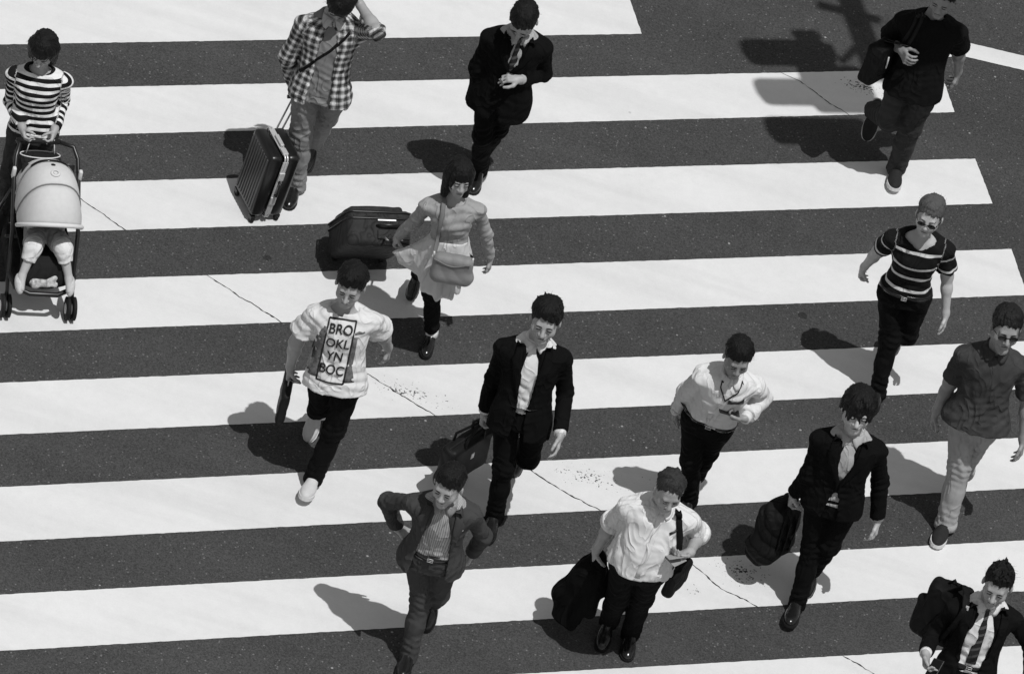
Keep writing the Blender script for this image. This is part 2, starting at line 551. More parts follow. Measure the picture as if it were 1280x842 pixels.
WORN = [(-.494, -.798, .42, .16, .9), (.695, -1.086, .42, .17, .9), (1.05, -.93, .14, .08, .7), (1.76, -1.52, .30, .20, 1.0), (1.76, 3.53, .28, .13, 1.15), (1.506, -1.80, .12, .10, .8), (.05, -.75, .3, .06, .55)]
def paint_mat():
    m, nt, b = new_mat('white_road_paint')
    tc = N(nt, 'ShaderNodeTexCoord').outputs['Object']
    sp = N(nt, 'ShaderNodeSeparateXYZ'); nt.links.new(tc, sp.inputs[0])
    big = noise(nt, tc, 1.6, 5, .6)
    mid_ = noise(nt, tc, 14, 4, .6)
    grain = noise(nt, tc, 120, 2, .6)
    wear = None
    for x, y, rx, ry, s in WORN:
        ca, sa = math.cos(.2), math.sin(.2)
        dx = math_node(nt, 'SUBTRACT', sp.outputs[0], x); dy = math_node(nt, 'SUBTRACT', sp.outputs[1], y)
        u = math_node(nt, 'DIVIDE', dx, rx); v = math_node(nt, 'DIVIDE', dy, ry)
        r = math_node(nt, 'SQRT', math_node(nt, 'ADD', math_node(nt, 'MULTIPLY', u, u), math_node(nt, 'MULTIPLY', v, v)))
        e = math_node(nt, 'MULTIPLY', math_node(nt, 'SUBTRACT', 1, r, True), s)
        wear = e if wear is None else math_node(nt, 'MAXIMUM', wear, e)
    n1 = noise(nt, tc, 60, 2, .65)
    n2 = noise(nt, tc, 17, 3, .6)
    th = math_node(nt, 'SUBTRACT', .80, math_node(nt, 'MULTIPLY', wear, .27))
    th = math_node(nt, 'SUBTRACT', th, math_node(nt, 'MULTIPLY', math_node(nt, 'MULTIPLY', wear, math_node(nt, 'SUBTRACT', n2, .5)), .5))
    chip = math_node(nt, 'MULTIPLY', math_node(nt, 'GREATER_THAN', n1, th), math_node(nt, 'GREATER_THAN', wear, .001))
    vo = N(nt, 'ShaderNodeTexVoronoi'); vo.inputs['Scale'].default_value = 2.3
    nt.links.new(tc, vo.inputs['Vector'])
    s2 = N(nt, 'ShaderNodeSeparateXYZ'); nt.links.new(vo.outputs['Color'], s2.inputs[0])
    spot = math_node(nt, 'MULTIPLY', math_node(nt, 'LESS_THAN', math_node(nt, 'ADD', vo.outputs['Distance'], math_node(nt, 'MULTIPLY', mid_, .06)), .065), math_node(nt, 'GREATER_THAN', s2.outputs[1], .5))
    c = math_node(nt, 'ADD', .60, math_node(nt, 'MULTIPLY', big, .11))
    c = math_node(nt, 'ADD', c, math_node(nt, 'MULTIPLY', math_node(nt, 'SUBTRACT', mid_, .5), .08))
    c = math_node(nt, 'ADD', c, math_node(nt, 'MULTIPLY', math_node(nt, 'SUBTRACT', grain, .5), .09))
    mp = N(nt, 'ShaderNodeMapping'); mp.inputs['Rotation'].default_value = (0, 0, math.radians(-27)); mp.inputs['Scale'].default_value = (.25, 3.2, 1)
    nt.links.new(tc, mp.inputs[0])
    tyre = noise(nt, mp.outputs[0], 1.0, 5, .6)                       # rubber drawn along the direction of traffic
    c = math_node(nt, 'MULTIPLY', c, math_node(nt, 'SUBTRACT', 1.0, math_node(nt, 'MULTIPLY', math_node(nt, 'SUBTRACT', tyre, .46, True), .42)))
    sc_ = noise(nt, tc, 38, 4, .7)
    c = math_node(nt, 'MULTIPLY', c, math_node(nt, 'SUBTRACT', 1.0, math_node(nt, 'MULTIPLY', math_node(nt, 'GREATER_THAN', sc_, .70), .10)))
    c = math_node(nt, 'MULTIPLY', c, math_node(nt, 'SUBTRACT', 1, math_node(nt, 'MULTIPLY', spot, .22)))
    c = mix_val(nt, chip, c, .06)
    nt.links.new(c, b.inputs['Base Color'])
    b.inputs['Roughness'].default_value = .75
    b.inputs['Specular IOR Level'].default_value = .25
    set_bump(nt, b, math_node(nt, 'ADD', grain, mid_), .2, .003)
    return m

ASPHALT, PAINT = asphalt_mat(), paint_mat()
CRACKM = surf('crack_filler', .020, .9, .2, .5, 60, .3)
S_ = 900.0
road = mesh_obj('road', [(-S_, -S_, 0), (S_, -S_, 0), (S_, S_, 0), (-S_, S_, 0)], [(0, 1, 2, 3)], ASPHALT)
tag(road, kind='structure')

def rough_poly(poly, step=.018, amp=.0013, seed=0):
    """outline of a painted bar with the slightly ragged edge rolled paint has"""
    r = np.random.default_rng(seed); out = []
    for i in range(len(poly)):
        a, b = np.array(poly[i]), np.array(poly[(i + 1) % len(poly)])
        L = np.linalg.norm(b - a); n = max(2, int(L / step)); nrm = A(-(b - a)[1], (b - a)[0]) / L
        w = r.normal(size=n) * amp; w[0] = 0
        w = w * .6 + .4 * np.roll(w, 1)
        for k in range(n):
            out.append(a + (b - a) * k / n + nrm * w[k])
    return out

def paint_slab(name, poly, z=.004, seed=0):
    P = rough_poly(poly, seed=seed); n = len(P)
    V = [(p[0], p[1], z) for p in P]
    me = bpy.data.meshes.new(name)
    bm = bmesh.new(); vs = [bm.verts.new(v) for v in V]
    f = bm.faces.new(vs); f.normal_update()
    if f.normal.z < 0: f.normal_flip()
    bmesh.ops.triangulate(bm, faces=bm.faces[:])
    bm.to_mesh(me); bm.free(); me.materials.append(PAINT)
    o = bpy.data.objects.new(name, me); COL.objects.link(o)
    return tag(o, kind='structure')
STRIPES = [
    [(-7.069, 0.132), (-6.921, -0.327), (0.256, 3.396), (0.076, 3.818)] ,
    [(-6.782, -0.761), (-6.635, -1.219), (2.415, 3.55), (2.257, 3.962)] ,
    [(-6.501, -1.637), (-6.356, -2.089), (2.792, 2.709), (2.616, 3.123)] ,
    [(-6.219, -2.514), (-6.076, -2.961), (3.137, 1.883), (2.974, 2.301)] ,
    [(-5.937, -3.394), (-5.795, -3.837), (3.46, 1.064), (3.291, 1.475)] ,
    [(-5.656, -4.271), (-5.513, -4.717), (3.785, 0.229), (3.617, 0.651)] ,
    [(-5.38, -5.128), (-5.235, -5.582), (4.108, -0.608), (3.941, -0.206)] ,
    [(-5.114, -5.96), (-4.969, -6.41), (4.429, -1.45), (4.262, -1.054)] ,
]
LANE = [(2.087, 4.17), (2.403, 4.343), (2.851, 4.384), (4.033, 4.474), (4.055, 4.263), (2.871, 4.227), (2.369, 4.177), (2.113, 3.988)]
CRACK = [(-3.209, 0.251), (-2.884, 0.109), (-2.734, 0.03), (-2.526, -0.072), (-1.931, -0.273), (-1.698, -0.378), (-1.429, -0.489), (-0.818, -0.731), (-0.451, -0.882), (-0.059, -1.043), (0.269, -1.145), (0.549, -1.269), (0.792, -1.338), (1.476, -1.607), (1.674, -1.731), (1.886, -1.781), (2.501, -1.997), (2.717, -2.096)]
CRACK2 = [(1.131, 3.437), (1.362, 3.385), (1.576, 3.261), (1.798, 3.151)]
for i, q in enumerate(STRIPES):
    paint_slab('crossing_stripe', q, seed=i)
dv = np.array(STRIPES[0]) - np.array(STRIPES[1])
for k in (1, 2, 3):      # the crossing goes on beyond the picture
    paint_slab('crossing_stripe', [tuple(p) for p in np.array(STRIPES[0]) + dv * k], seed=20 + k)
dv = np.array(STRIPES[7]) - np.array(STRIPES[6])
for k in (1, 2, 3):
    paint_slab('crossing_stripe', [tuple(p) for p in np.array(STRIPES[7]) + dv * k], seed=30 + k)
paint_slab('lane_line', LANE, seed=51)

# the joint in the road that shows as a dark line through the paint
def inside_stripe(p):
    for q in STRIPES:
        s = 0
        for i in range(4):
            a, b = q[i], q[(i + 1) % 4]
            s += 1 if (b[0] - a[0]) * (p[1] - a[1]) - (b[1] - a[1]) * (p[0] - a[0]) > 0 else -1
        if abs(s) == 4: return True
    return False

def crack(path, w, seed):
    r = np.random.default_rng(seed); pts = []
    for a, b in zip(path[:-1], path[1:]):
        a, b = np.array(a), np.array(b); L = np.linalg.norm(b - a); n = max(2, int(L / .02))
        for k in range(n):
            pts.append(a + (b - a) * k / n)
    V, F = [], []
    wob = 0
    for i in range(len(pts) - 1):
        wob = wob * .7 + r.normal() * .003
        d = unit(pts[i + 1] - pts[i]); nrm = A(-d[1], d[0])
        p = pts[i] + nrm * wob
        ww = w * max(.15, 1 + r.normal() * .5) * (1.0 if inside_stripe(p) else .12)
        V += [(*(p + nrm * ww), .006), (*(p - nrm * ww), .006)]
        if i: F.append((2 * i - 2, 2 * i - 1, 2 * i + 1, 2 * i))
    o = mesh_obj('road_joint', V, F, CRACKM, smooth=False)
    tag(o, kind='structure')
crack(CRACK, .0030, 1)
crack(CRACK2, .0022, 2)
crack([(-.62, 3.02), (-.60, 2.86), (-.57, 2.68)], .001, 3)

# ---------------------------------------------------------------- people
JOINTS = [('pelvis', ''), ('neck', ''), ('head', '')] + [(k, s) for k in ('sh', 'hip', 'el', 'wr', 'kn', 'an', 'toe') for s in 'RL']
POSES = {
    'stroller_woman': [1.58, 0, 30, 0, 8, 0, -3.195, -0.334, 0.798, -3.243, -0.287, 1.262, -3.243, -0.336, 1.416, -3.389, -0.318, 1.169, -3.08, -0.272, 1.19, -3.275, -0.336, 0.771, -3.111, -0.335, 0.785, -3.373, -0.269, 0.902, -3.075, -0.171, 0.938, -3.247, -0.478, 0.891, -3.059, -0.411, 0.89, -3.267, -0.361, 0.43, -3.156, -0.224, 0.43, -3.25, -0.315, 0.088, -3.127, -0.004, 0.133, -3.25, -0.489, 0.088, -3.127, -0.172, 0.088],
    'plaid_man': [1.76, 8, 58, 0, 8, 0, -1.595, 0.76, 0.889, -1.636, 0.857, 1.401, -1.617, 0.789, 1.566, -1.801, 0.814, 1.302, -1.456, 0.865, 1.317, -1.684, 0.755, 0.864, -1.502, 0.757, 0.875, -1.847, 0.798, 1.004, -1.343, 0.658, 1.507, -1.775, 0.856, 0.747, -1.498, 0.883, 1.501, -1.645, 0.755, 0.474, -1.527, 0.953, 0.517, -1.6, 0.769, 0.088, -1.575, 1.129, 0.158, -1.6, 0.575, 0.088, -1.575, 0.954, 0.076],
    'suit_reader': [1.72, -5, 42, 0, 10, 0, -0.504, 1.279, 0.869, -0.494, 1.263, 1.379, -0.494, 1.178, 1.533, -0.664, 1.236, 1.29, -0.328, 1.296, 1.286, -0.594, 1.28, 0.85, -0.415, 1.28, 0.847, -0.699, 1.26, 0.997, -0.28, 1.381, 1.007, -0.657, 1.356, 0.752, -0.409, 1.16, 1.083, -0.541, 1.29, 0.455, -0.468, 1.378, 0.481, -0.51, 1.442, 0.088, -0.513, 1.558, 0.146, -0.51, 1.253, 0.088, -0.513, 1.38, 0.081],
    'black_tee_man': [1.76, -8, 16, 0, 5, 0, 2.039, 2.588, 0.889, 2.026, 2.672, 1.405, 2.044, 2.616, 1.574, 1.855, 2.642, 1.311, 2.202, 2.672, 1.314, 1.948, 2.585, 0.867, 2.131, 2.586, 0.871, 1.796, 2.733, 1.029, 2.26, 2.818, 1.055, 1.896, 2.507, 1.144, 2.305, 2.916, 0.804, 1.966, 2.624, 0.49, 2.109, 2.633, 0.481, 1.877, 2.939, 0.28, 2.113, 2.706, 0.097, 1.877, 2.842, 0.112, 2.13, 2.515, 0.124],
    'case_woman': [1.57, 22, 2, 0, 12, 0, -0.523, -0.361, 0.793, -0.586, -0.351, 1.255, -0.585, -0.377, 1.413, -0.725, -0.386, 1.157, -0.423, -0.32, 1.188, -0.601, -0.362, 0.764, -0.439, -0.362, 0.782, -0.772, -0.277, 0.914, -0.337, -0.247, 0.943, -0.852, -0.208, 0.695, -0.272, -0.184, 0.717, -0.555, -0.308, 0.422, -0.613, -0.175, 0.472, -0.486, -0.288, 0.088, -0.681, 0.099, 0.194, -0.486, -0.461, 0.088, -0.681, -0.023, 0.072],
    'tee_man': [1.72, 0, 8, 0, 6, 0, -0.943, -1.85, 0.869, -1.008, -1.753, 1.366, -1.005, -1.794, 1.536, -1.165, -1.791, 1.263, -0.828, -1.749, 1.291, -1.03, -1.856, 0.84, -0.852, -1.852, 0.858, -1.229, -1.782, 0.974, -0.752, -1.576, 1.064, -1.227, -1.71, 0.718, -0.7, -1.432, 0.846, -0.992, -1.706, 0.476, -0.869, -1.858, 0.475, -1.015, -1.426, 0.199, -0.907, -1.882, 0.101, -1.015, -1.547, 0.054, -0.923, -2.066, 0.14],
    'suit_man': [1.76, 3, 0, 0, 5, 0, 0.183, -1.707, 0.889, 0.141, -1.603, 1.399, 0.163, -1.639, 1.574, -0.025, -1.638, 1.3, 0.321, -1.604, 1.317, 0.094, -1.712, 0.863, 0.276, -1.709, 0.875, -0.036, -1.604, 0.999, 0.398, -1.576, 1.026, -0.033, -1.593, 0.726, 0.44, -1.819, 0.908, 0.174, -1.758, 0.485, 0.301, -1.58, 0.446, 0.204, -1.744, 0.094, 0.247, -1.217, 0.203, 0.204, -1.936, 0.111, 0.247, -1.328, 0.045],
    'phone_man': [1.65, 14, 14, 0, 14, 0, 1.286, -1.211, 0.833, 1.328, -1.28, 1.316, 1.328, -1.339, 1.474, 1.162, -1.309, 1.237, 1.479, -1.228, 1.224, 1.198, -1.209, 0.819, 1.369, -1.207, 0.808, 1.106, -1.2, 0.98, 1.569, -1.072, 1.004, 1.087, -1.105, 0.744, 1.489, -1.315, 1.016, 1.262, -1.173, 0.448, 1.344, -1.08, 0.467, 1.325, -1.083, 0.088, 1.334, -0.912, 0.146, 1.325, -1.264, 0.088, 1.334, -1.082, 0.084],
    'heavy_man': [1.68, 18, 18, 0, 10, 0, 1.099, -2.653, 0.848, 1.115, -2.631, 1.347, 1.128, -2.709, 1.499, 0.937, -2.666, 1.263, 1.287, -2.605, 1.252, 1.011, -2.654, 0.831, 1.186, -2.654, 0.826, 0.872, -2.569, 0.999, 1.389, -2.466, 1.02, 0.837, -2.535, 0.743, 1.356, -2.716, 1.086, 1.038, -2.575, 0.467, 1.177, -2.508, 0.461, 1.038, -2.409, 0.133, 1.187, -2.399, 0.088, 1.038, -2.588, 0.085, 1.203, -2.583, 0.088],
    'grey_suit_man': [1.68, -12, 8, 0, 6, 0, -0.088, -3.106, 0.848, -0.101, -3.151, 1.345, -0.107, -3.222, 1.501, -0.264, -3.16, 1.252, 0.067, -3.126, 1.261, -0.175, -3.104, 0.827, -0.0, -3.104, 0.83, -0.426, -3.014, 1.063, 0.169, -3.016, 1.014, -0.332, -2.945, 0.83, 0.134, -2.914, 0.777, -0.077, -3.078, 0.459, 0.014, -3.014, 0.477, -0.055, -3.136, 0.094, 0.002, -2.774, 0.199, -0.055, -3.32, 0.11, 0.002, -2.893, 0.058],
    'longhair_man': [1.76, 8, -2, 0, 5, 0, 2.126, -1.646, 0.889, 2.105, -1.611, 1.41, 2.091, -1.63, 1.588, 1.935, -1.633, 1.312, 2.282, -1.602, 1.322, 2.035, -1.648, 0.866, 2.218, -1.647, 0.872, 1.939, -1.64, 1.01, 2.362, -1.541, 1.036, 1.9, -1.55, 0.755, 2.422, -1.58, 0.773, 2.102, -1.645, 0.474, 2.19, -1.654, 0.531, 2.119, -1.719, 0.099, 2.162, -1.509, 0.199, 2.103, -1.909, 0.132, 2.162, -1.634, 0.051],
    'stripe_woman': [1.7, -4, 0, 0, 5, 0, 2.278, 0.506, 0.858, 2.263, 0.485, 1.363, 2.264, 0.434, 1.529, 2.098, 0.474, 1.268, 2.434, 0.503, 1.277, 2.191, 0.507, 0.836, 2.367, 0.507, 0.841, 2.046, 0.605, 1.012, 2.501, 0.575, 1.002, 1.999, 0.709, 0.775, 2.566, 0.522, 0.752, 2.281, 0.49, 0.464, 2.384, 0.558, 0.475, 2.313, 0.437, 0.094, 2.348, 0.859, 0.25, 2.313, 0.251, 0.11, 2.348, 0.751, 0.097],
    'sunglass_man': [1.8, 14, -4, 0, 5, 0, 2.873, -0.531, 0.909, 2.846, -0.485, 1.441, 2.855, -0.527, 1.619, 2.673, -0.509, 1.34, 3.028, -0.477, 1.352, 2.781, -0.534, 0.885, 2.968, -0.533, 0.893, 2.656, -0.462, 1.034, 3.135, -0.437, 1.065, 2.638, -0.424, 0.758, 3.191, -0.493, 0.797, 2.877, -0.547, 0.489, 2.929, -0.398, 0.53, 2.909, -0.599, 0.094, 2.942, -0.204, 0.194, 2.882, -0.795, 0.111, 2.942, -0.344, 0.054],
    'tie_man': [1.72, -4, 6, 0, 10, 0, 3.114, -2.766, 0.869, 3.1, -2.672, 1.371, 3.116, -2.727, 1.536, 2.935, -2.718, 1.282, 3.27, -2.659, 1.281, 3.026, -2.77, 0.847, 3.204, -2.769, 0.851, 2.864, -2.694, 0.995, 3.449, -2.625, 1.047, 2.838, -2.951, 1.063, 3.518, -2.707, 0.803, 3.132, -2.837, 0.478, 3.206, -2.819, 0.525, 3.19, -2.86, 0.094, 3.227, -2.677, 0.194, 3.19, -3.049, 0.11, 3.227, -2.811, 0.06],
}


MAN = [(-.30, .140, .100, 0), (-.12, .156, .110, -.01), (0, .156, .106, -.005), (.2, .142, .098, .0), (.38, .138, .096, .005), (.6, .150, .106, .008),
       (.78, .156, .100, .0), (.90, .134, .076, -.005), (1.0, .078, .058, -.008), (1.06, .056, .052, -.005)]
WOMAN = [(-.30, .140, .100, 0), (-.12, .158, .112, -.012), (0, .152, .104, -.005), (.2, .126, .088, .0), (.38, .120, .084, .005), (.6, .134, .112, .018),
         (.78, .138, .092, .004), (.90, .122, .070, -.005), (1.0, .070, .052, -.008), (1.06, .050, .046, -.005)]
HEAVY = [(-.30, .150, .118, 0), (-.12, .172, .136, .0), (0, .178, .145, .02), (.2, .180, .152, .032), (.38, .175, .146, .032), (.6, .170, .132, .016),
         (.78, .168, .110, .0), (.90, .145, .082, -.005), (1.0, .088, .064, -.008), (1.06, .062, .058, -.005)]

def widen(T, da, db=None, sc=1.0):
    db = da if db is None else db
    return [(t, a * sc + da, b * sc + db, w * sc) for t, a, b, w in T]

class Frame:
    """the joints of one person and the axes of the trunk, head and feet"""
    def __init__(s, name):
        q = POSES[name]; s.name = name
        s.H, s.hf = q[0], q[1:4]                # height; head yaw, pitch and roll in degrees
        for i, (k, side) in enumerate(JOINTS):
            setattr(s, k + side, np.array(q[6 + i * 3:9 + i * 3]))
        s.sc = s.H / 1.72
        d = s.neck - s.pelvis; s.L = np.linalg.norm(d); s.up = d / s.L
        s.Sc = unit(s.shL - s.shR); s.Sp = unit(s.hipL - s.hipR)
        y, p, r = [math.radians(a) for a in s.hf]
        f = A(math.sin(y) * math.cos(p), -math.cos(y) * math.cos(p), -math.sin(p)); S = A(math.cos(y), math.sin(y), 0)
        u = np.cross(f, S)
        S2 = S * math.cos(r) + u * math.sin(r); u2_ = u * math.cos(r) - S * math.sin(r)
        s.hax = np.array([S2, f, u2_])          # head axes: person's left, forward, up
        s.base = A(s.pelvis[0], s.pelvis[1], 0)
    def axes(s, t):
        S = s.Sp + (s.Sc - s.Sp) * np.clip(np.asarray(t), 0, 1)[..., None]
        S = S - (S @ s.up)[..., None] * s.up
        S = S / np.linalg.norm(S, axis=-1, keepdims=True)
        return S, np.cross(S, s.up)             # lateral, forward
    def coords(s, P):
        q = P - s.pelvis; t = q @ s.up / s.L
        S, Wd = s.axes(t)
        return t, np.einsum('ij,ij->i', q, S), np.einsum('ij,ij->i', q, Wd)
    def pt(s, t, u, w):
        S, Wd = s.axes(np.array([t])); return s.pelvis + s.up * s.L * t + S[0] * u + Wd[0] * w
    def head_pt(s, x, y, z):
        return s.head + A(x, y, z) * s.sc @ s.hax

def loft(fr, T, t0, t1, opening=None, pw=2.3):
    """trunk-shaped volume between t0 and t1 along the spine; opening(t) -> (u0, half width) cut out of its front"""
    T = np.array(T); ts = np.linspace(T[0, 0], T[-1, 0], 90)
    tab = [np.interp(ts, T[:, 0], T[:, i]) for i in (1, 2, 3)]
    ker = np.hanning(13); ker /= ker.sum()
    tab = [np.convolve(np.pad(v, 6, 'edge'), ker, 'valid') for v in tab]
    def f(P):
        t, u, w = fr.coords(P)
        a, b, w0 = [np.interp(t, ts, v) for v in tab]
        w = w - w0
        x, y = np.abs(u / a), np.abs(w / b)
        k0 = (x ** pw + y ** pw) ** (1 / pw)
        k1 = np.sqrt((u / a ** 2) ** 2 + (w / b ** 2) ** 2) + 1e-6
        d = np.where(k0 > .3, k0 * (k0 - 1) / np.maximum(k1, 1e-6), -.08)
        d = np.maximum(d, np.maximum((t - t1) * fr.L, (t0 - t) * fr.L))
        if opening is not None:
            u0, hw = opening(t)
            d = np.maximum(d, -np.maximum(np.abs(u - u0) - hw, .01 - w))
        return d
    c = fr.pelvis + fr.up * fr.L * (t0 + t1) / 2
    return f, c, fr.L * (t1 - t0) / 2 + .28

def bend_folds(fr, spots, seed, amp, freq):
    """loose folds everywhere and tighter ones round the given joints: (centre, limb direction, reach, amplitude)"""
    def f(P):
        d = amp * fold_noise(P, seed, freq)
        for c, ax, R, a in spots:
            q = P - c; g_ = np.exp(-((q ** 2).sum(1)) / R ** 2)
            s_ = q @ ax; o = np.cross(ax, A(.3, .8, .5)); o = unit(o)
            d += a * g_ * np.sin(s_ * 135 + 2.2 * np.sin((q @ o) * 30 + seed) + seed)
        return d
    return f

def limits(*pts, pad=.15):
    Q = np.array(pts); return Q.min(0) - pad, Q.max(0) + pad

def hand_prims(F, wr, d, n, th, sc, curl, thumb_in=.35, spread=1.0):
    """palm, four fingers and thumb; d along the hand, n out of the palm, th towards the thumb side"""
    d = unit(d); n = unit(n - d * (n @ d)); th = unit(th - d * (th @ d) - n * (th @ n))
    k = sc
    tips = []
    for x, ln, r in ((.030, .074, .0093), (.010, .083, .0097), (-.011, .077, .0093), (-.031, .060, .0083)):
        base = wr + d * (.088 - abs(x - .01) * .22) * k + th * x * spread * k
        F.rc(wr + d * .012 * k + th * x * .6 * k, base, .0145 * k, .0118 * k, .012)
        p = base; dr = unit(d + th * x * 2.6 * spread)
        for seg, c in ((.46, curl * .9), (.30, curl * 1.15), (.24, curl * .8)):
            ca, sa = math.cos(c), math.sin(c); nn = unit(n - dr * (n @ dr))
            dr = unit(dr * ca + nn * sa)
            q = p + dr * ln * seg * k
            F.rc(p, q, r * k, r * .88 * k, .004); p = q; r *= .9
        tips.append(p)
    p = wr + d * .022 * k + th * .020 * k
    dr = unit(d * .62 + th * .72 + n * thumb_in)
    for ln, r in ((.042, .0135), (.034, .0112), (.026, .0098)):
        q = p + dr * ln * k; F.rc(p, q, r * k, r * .9 * k, .007); p = q
        dr = unit(dr + d * .55 - th * .35 + n * thumb_in * .6)
    return tips

HEAD_SH = {}
def head_field(fem=False, jowl=0.0, seed=0):
    F = Field(); I3 = np.eye(3)
    r = np.random.default_rng(seed + 17)
    jw, ch, nl, nw, fw, lp, bz = 1 + r.uniform(-.09, .09), r.uniform(-.008, .006), r.uniform(-.005, .006), r.uniform(.85, 1.25), 1 + r.uniform(-.05, .06), r.uniform(.85, 1.3), r.uniform(-.003, .003)
    F.ell(A(0, -.010, .036), I3, A(.076, .096, .086), .02)
    F.ell(A(0, .020, -.028), I3, A(.062 * fw + jowl * .5, .070, .084), .03)
    F.rc(A(-.048 * jw - jowl, .004, -.060), A(-.008, .062, -.102 + ch), .020, .018 + jowl * .4, .025)
    F.rc(A(.048 * jw + jowl, .004, -.060), A(.008, .062, -.102 + ch), .020, .018 + jowl * .4, .025)
    F.ell(A(0, .064, -.100 + ch), I3, A(.026, .020, .018), .025)
    for s in (-1, 1):
        F.ell(A(s * .032, .101, .005), I3, A(.021, .013, .0115), .012, 's')
        F.ell(A(s * .032, .082, .004), I3, A(.015, .0125, .0125), .006)
        F.ell(A(s * .040, .056, -.034), I3, A(.024, .022, .024), .03)
        F.ell(A(s * .079, -.006, -.008), np.array([unit(A(1, -.35 * s, 0)), unit(A(.35 * s, 1, 0)), A(0, 0, 1.)]), A(.010, .019, .031), .008)
        F.ell(A(s * .0135 * nw, .098, -.034), I3, A(.008 * nw, .010, .008), .008)
    F.rc(A(-.036, .080, .024 + bz), A(.036, .080, .024 + bz), .010 if not fem else .007, .010 if not fem else .007, .020)
    F.rc(A(0, .089, .010), A(0, .110 + nl, -.027), .008, .0125 * nw, .012)
    F.rc(A(-.019, .085, -.060), A(.019, .085, -.060), .0075 * lp, .0075 * lp, .012)
    F.rc(A(-.016, .083, -.073), A(.016, .083, -.073), .0085, .0085, .010)
    return F

def hair_field(style, seed):
    """hair in head coordinates: a cap minus the face side of the hairline, with combed locks on top of it"""
    F = Field(); I3 = np.eye(3)
    r = np.random.default_rng(seed)
    R0 = A(.080, .100, .088); C0 = A(0, -.012, .042)
    def on(az, pol, lift=1.0):
        return C0 + A(math.sin(pol) * math.sin(az), math.sin(pol) * math.cos(az), math.cos(pol)) * R0 * lift
    def lock(az, p0, p1, rad, lift0, lift1, sway=0.0, droop=0.0):
        prev = None
        for k in range(5):
            f_ = k / 4; pol = p0 + (p1 - p0) * f_
            q = on(az + sway * f_, min(pol, 1.75), lift0 + (lift1 - lift0) * f_) + A(0, 0, -1) * max(0, pol - 1.75) * .09 - A(0, 0, droop * f_ * f_)
            if prev is not None: F.rc(prev, q, rad * (1.1 - .6 * (k - 1) / 4), rad * (1.1 - .6 * k / 4), .012)
            prev = q
    amp = .003
    if style == 'bob':
        F.ell(A(0, -.014, .040), I3, A(.088, .110, .094), .02)
        F.rc(A(-.060, -.022, .02), A(-.072, .004, -.145), .052, .028, .03)
        F.rc(A(.060, -.022, .02), A(.072, .004, -.145), .052, .028, .03)
        F.rc(A(0, -.052, .02), A(0, -.066, -.150), .066, .050, .03)
        F.cut(lambda P: np.minimum(P[:, 1] - .056, .036 - P[:, 2]))
        for k in range(46):
            az = r.uniform(-math.pi, math.pi)
            lock(az, .15, 1.32 if abs(az) < .62 else r.uniform(2.0, 2.75), .013, .98, 1.10 if abs(az) > .62 else 1.04, r.normal() * .12)
        amp = .0025
    elif style == 'long':
        F.ell(A(0, -.014, .044), I3, A(.086, .108, .092), .02)
        F.rc(A(0, -.058, .02), A(0, -.060, -.070), .058, .046, .03)
        F.cut(lambda P: np.minimum(P[:, 1] - .046, .034 - P[:, 2]))
        for k in range(62):
            az = r.uniform(-math.pi, math.pi)
            end = r.uniform(1.12, 1.42) if abs(az) < .5 else r.uniform(1.7, 2.25)
            lock(az, r.uniform(.1, .5), end, r.uniform(.009, .014), 1.0, r.uniform(1.06, 1.24), r.normal() * .35)
        amp = .003
    else:
        ofs = {'short': .009, 'thick': .014, 'crop': .005, 'thin': .005, 'spiky': .008}[style]
        F.ell(A(0, -.012, .040 + ofs * .4), I3, A(.077 + ofs * .7, .098 + ofs * .7, .086 + ofs), .02)
        fy = {'short': .074, 'thick': .070, 'crop': .076, 'thin': .100, 'spiky': .080}[style]
        # hairline: falls from the brow to the nape, comes down in front of the ear as a sideburn
        def line(P, fy=fy):
            z = fy - .60 * (.090 - P[:, 1]) + .006 * np.sin(P[:, 0] * 60 + seed) + .006 * np.sin(P[:, 0] * 170 + seed * 2) + .004 * np.sin(P[:, 0] * 330)
            side = np.clip((np.abs(P[:, 0]) - .052) / .02, 0, 1) * np.exp(-((P[:, 1] - .022) / .018) ** 2)
            return (z - .050 * side) - P[:, 2]
        F.cut(line)
        n = {'short': 34, 'thick': 46, 'crop': 0, 'thin': 18, 'spiky': 0}[style]
        part = .5 if seed % 2 else -.5
        for k in range(n):
            az = r.uniform(-math.pi, math.pi)
            end = {'short': .86, 'thick': .92, 'thin': .72}[style] if abs(az) < 1.0 else r.uniform(1.2, 1.6)
            a2 = az + (part * .8 if abs(az) < 1.2 else 0)
            lock(az, r.uniform(.15, .55), end * r.uniform(.85, 1.05), r.uniform(.009, .014) * (1.15 if style == 'thick' else 1), .97, {'short': 1.02, 'thick': 1.06, 'thin': 1.0}[style] * r.uniform(.97, 1.05), a2 - az + r.normal() * .2)
        if style in ('spiky', 'thick'):
            for k in range(46 if style == 'spiky' else 16):
                th, z = r.uniform(-math.pi, math.pi), r.uniform(.62, .98)
                p = on(th, math.acos(z), 1.04); nrm = unit(p - C0)
                F.rc(p, p + unit(nrm + A(r.normal() * .3, .5 + r.normal() * .3, 0)) * r.uniform(.014, .026), .010, .003, .010)
    def post(P):
        az = np.arctan2(P[:, 0], P[:, 1] + .02)
        return amp * (np.sin(az * 27 + 3 * np.sin(P[:, 2] * 40 + seed) + seed) * .6 + np.sin(az * 47 + 2 * np.sin(P[:, 2] * 60)) * .4)
    F.post = post
    return F

def limb_coord(P, a, b, c):
    """distance along a-b-c and distance from it"""
    def seg(p, q):
        v = q - p; L = np.linalg.norm(v); t = (P - p) @ v / (L * L); raw = t * L; t = np.clip(t, 0, 1)
        return np.minimum(raw, L), np.linalg.norm(P - p - t[:, None] * v, axis=1), L
    s1, d1, L1 = seg(a, b); s2, d2, L2 = seg(b, c)
    return np.where(d1 < d2, s1, L1 + s2), np.minimum(d1, d2)

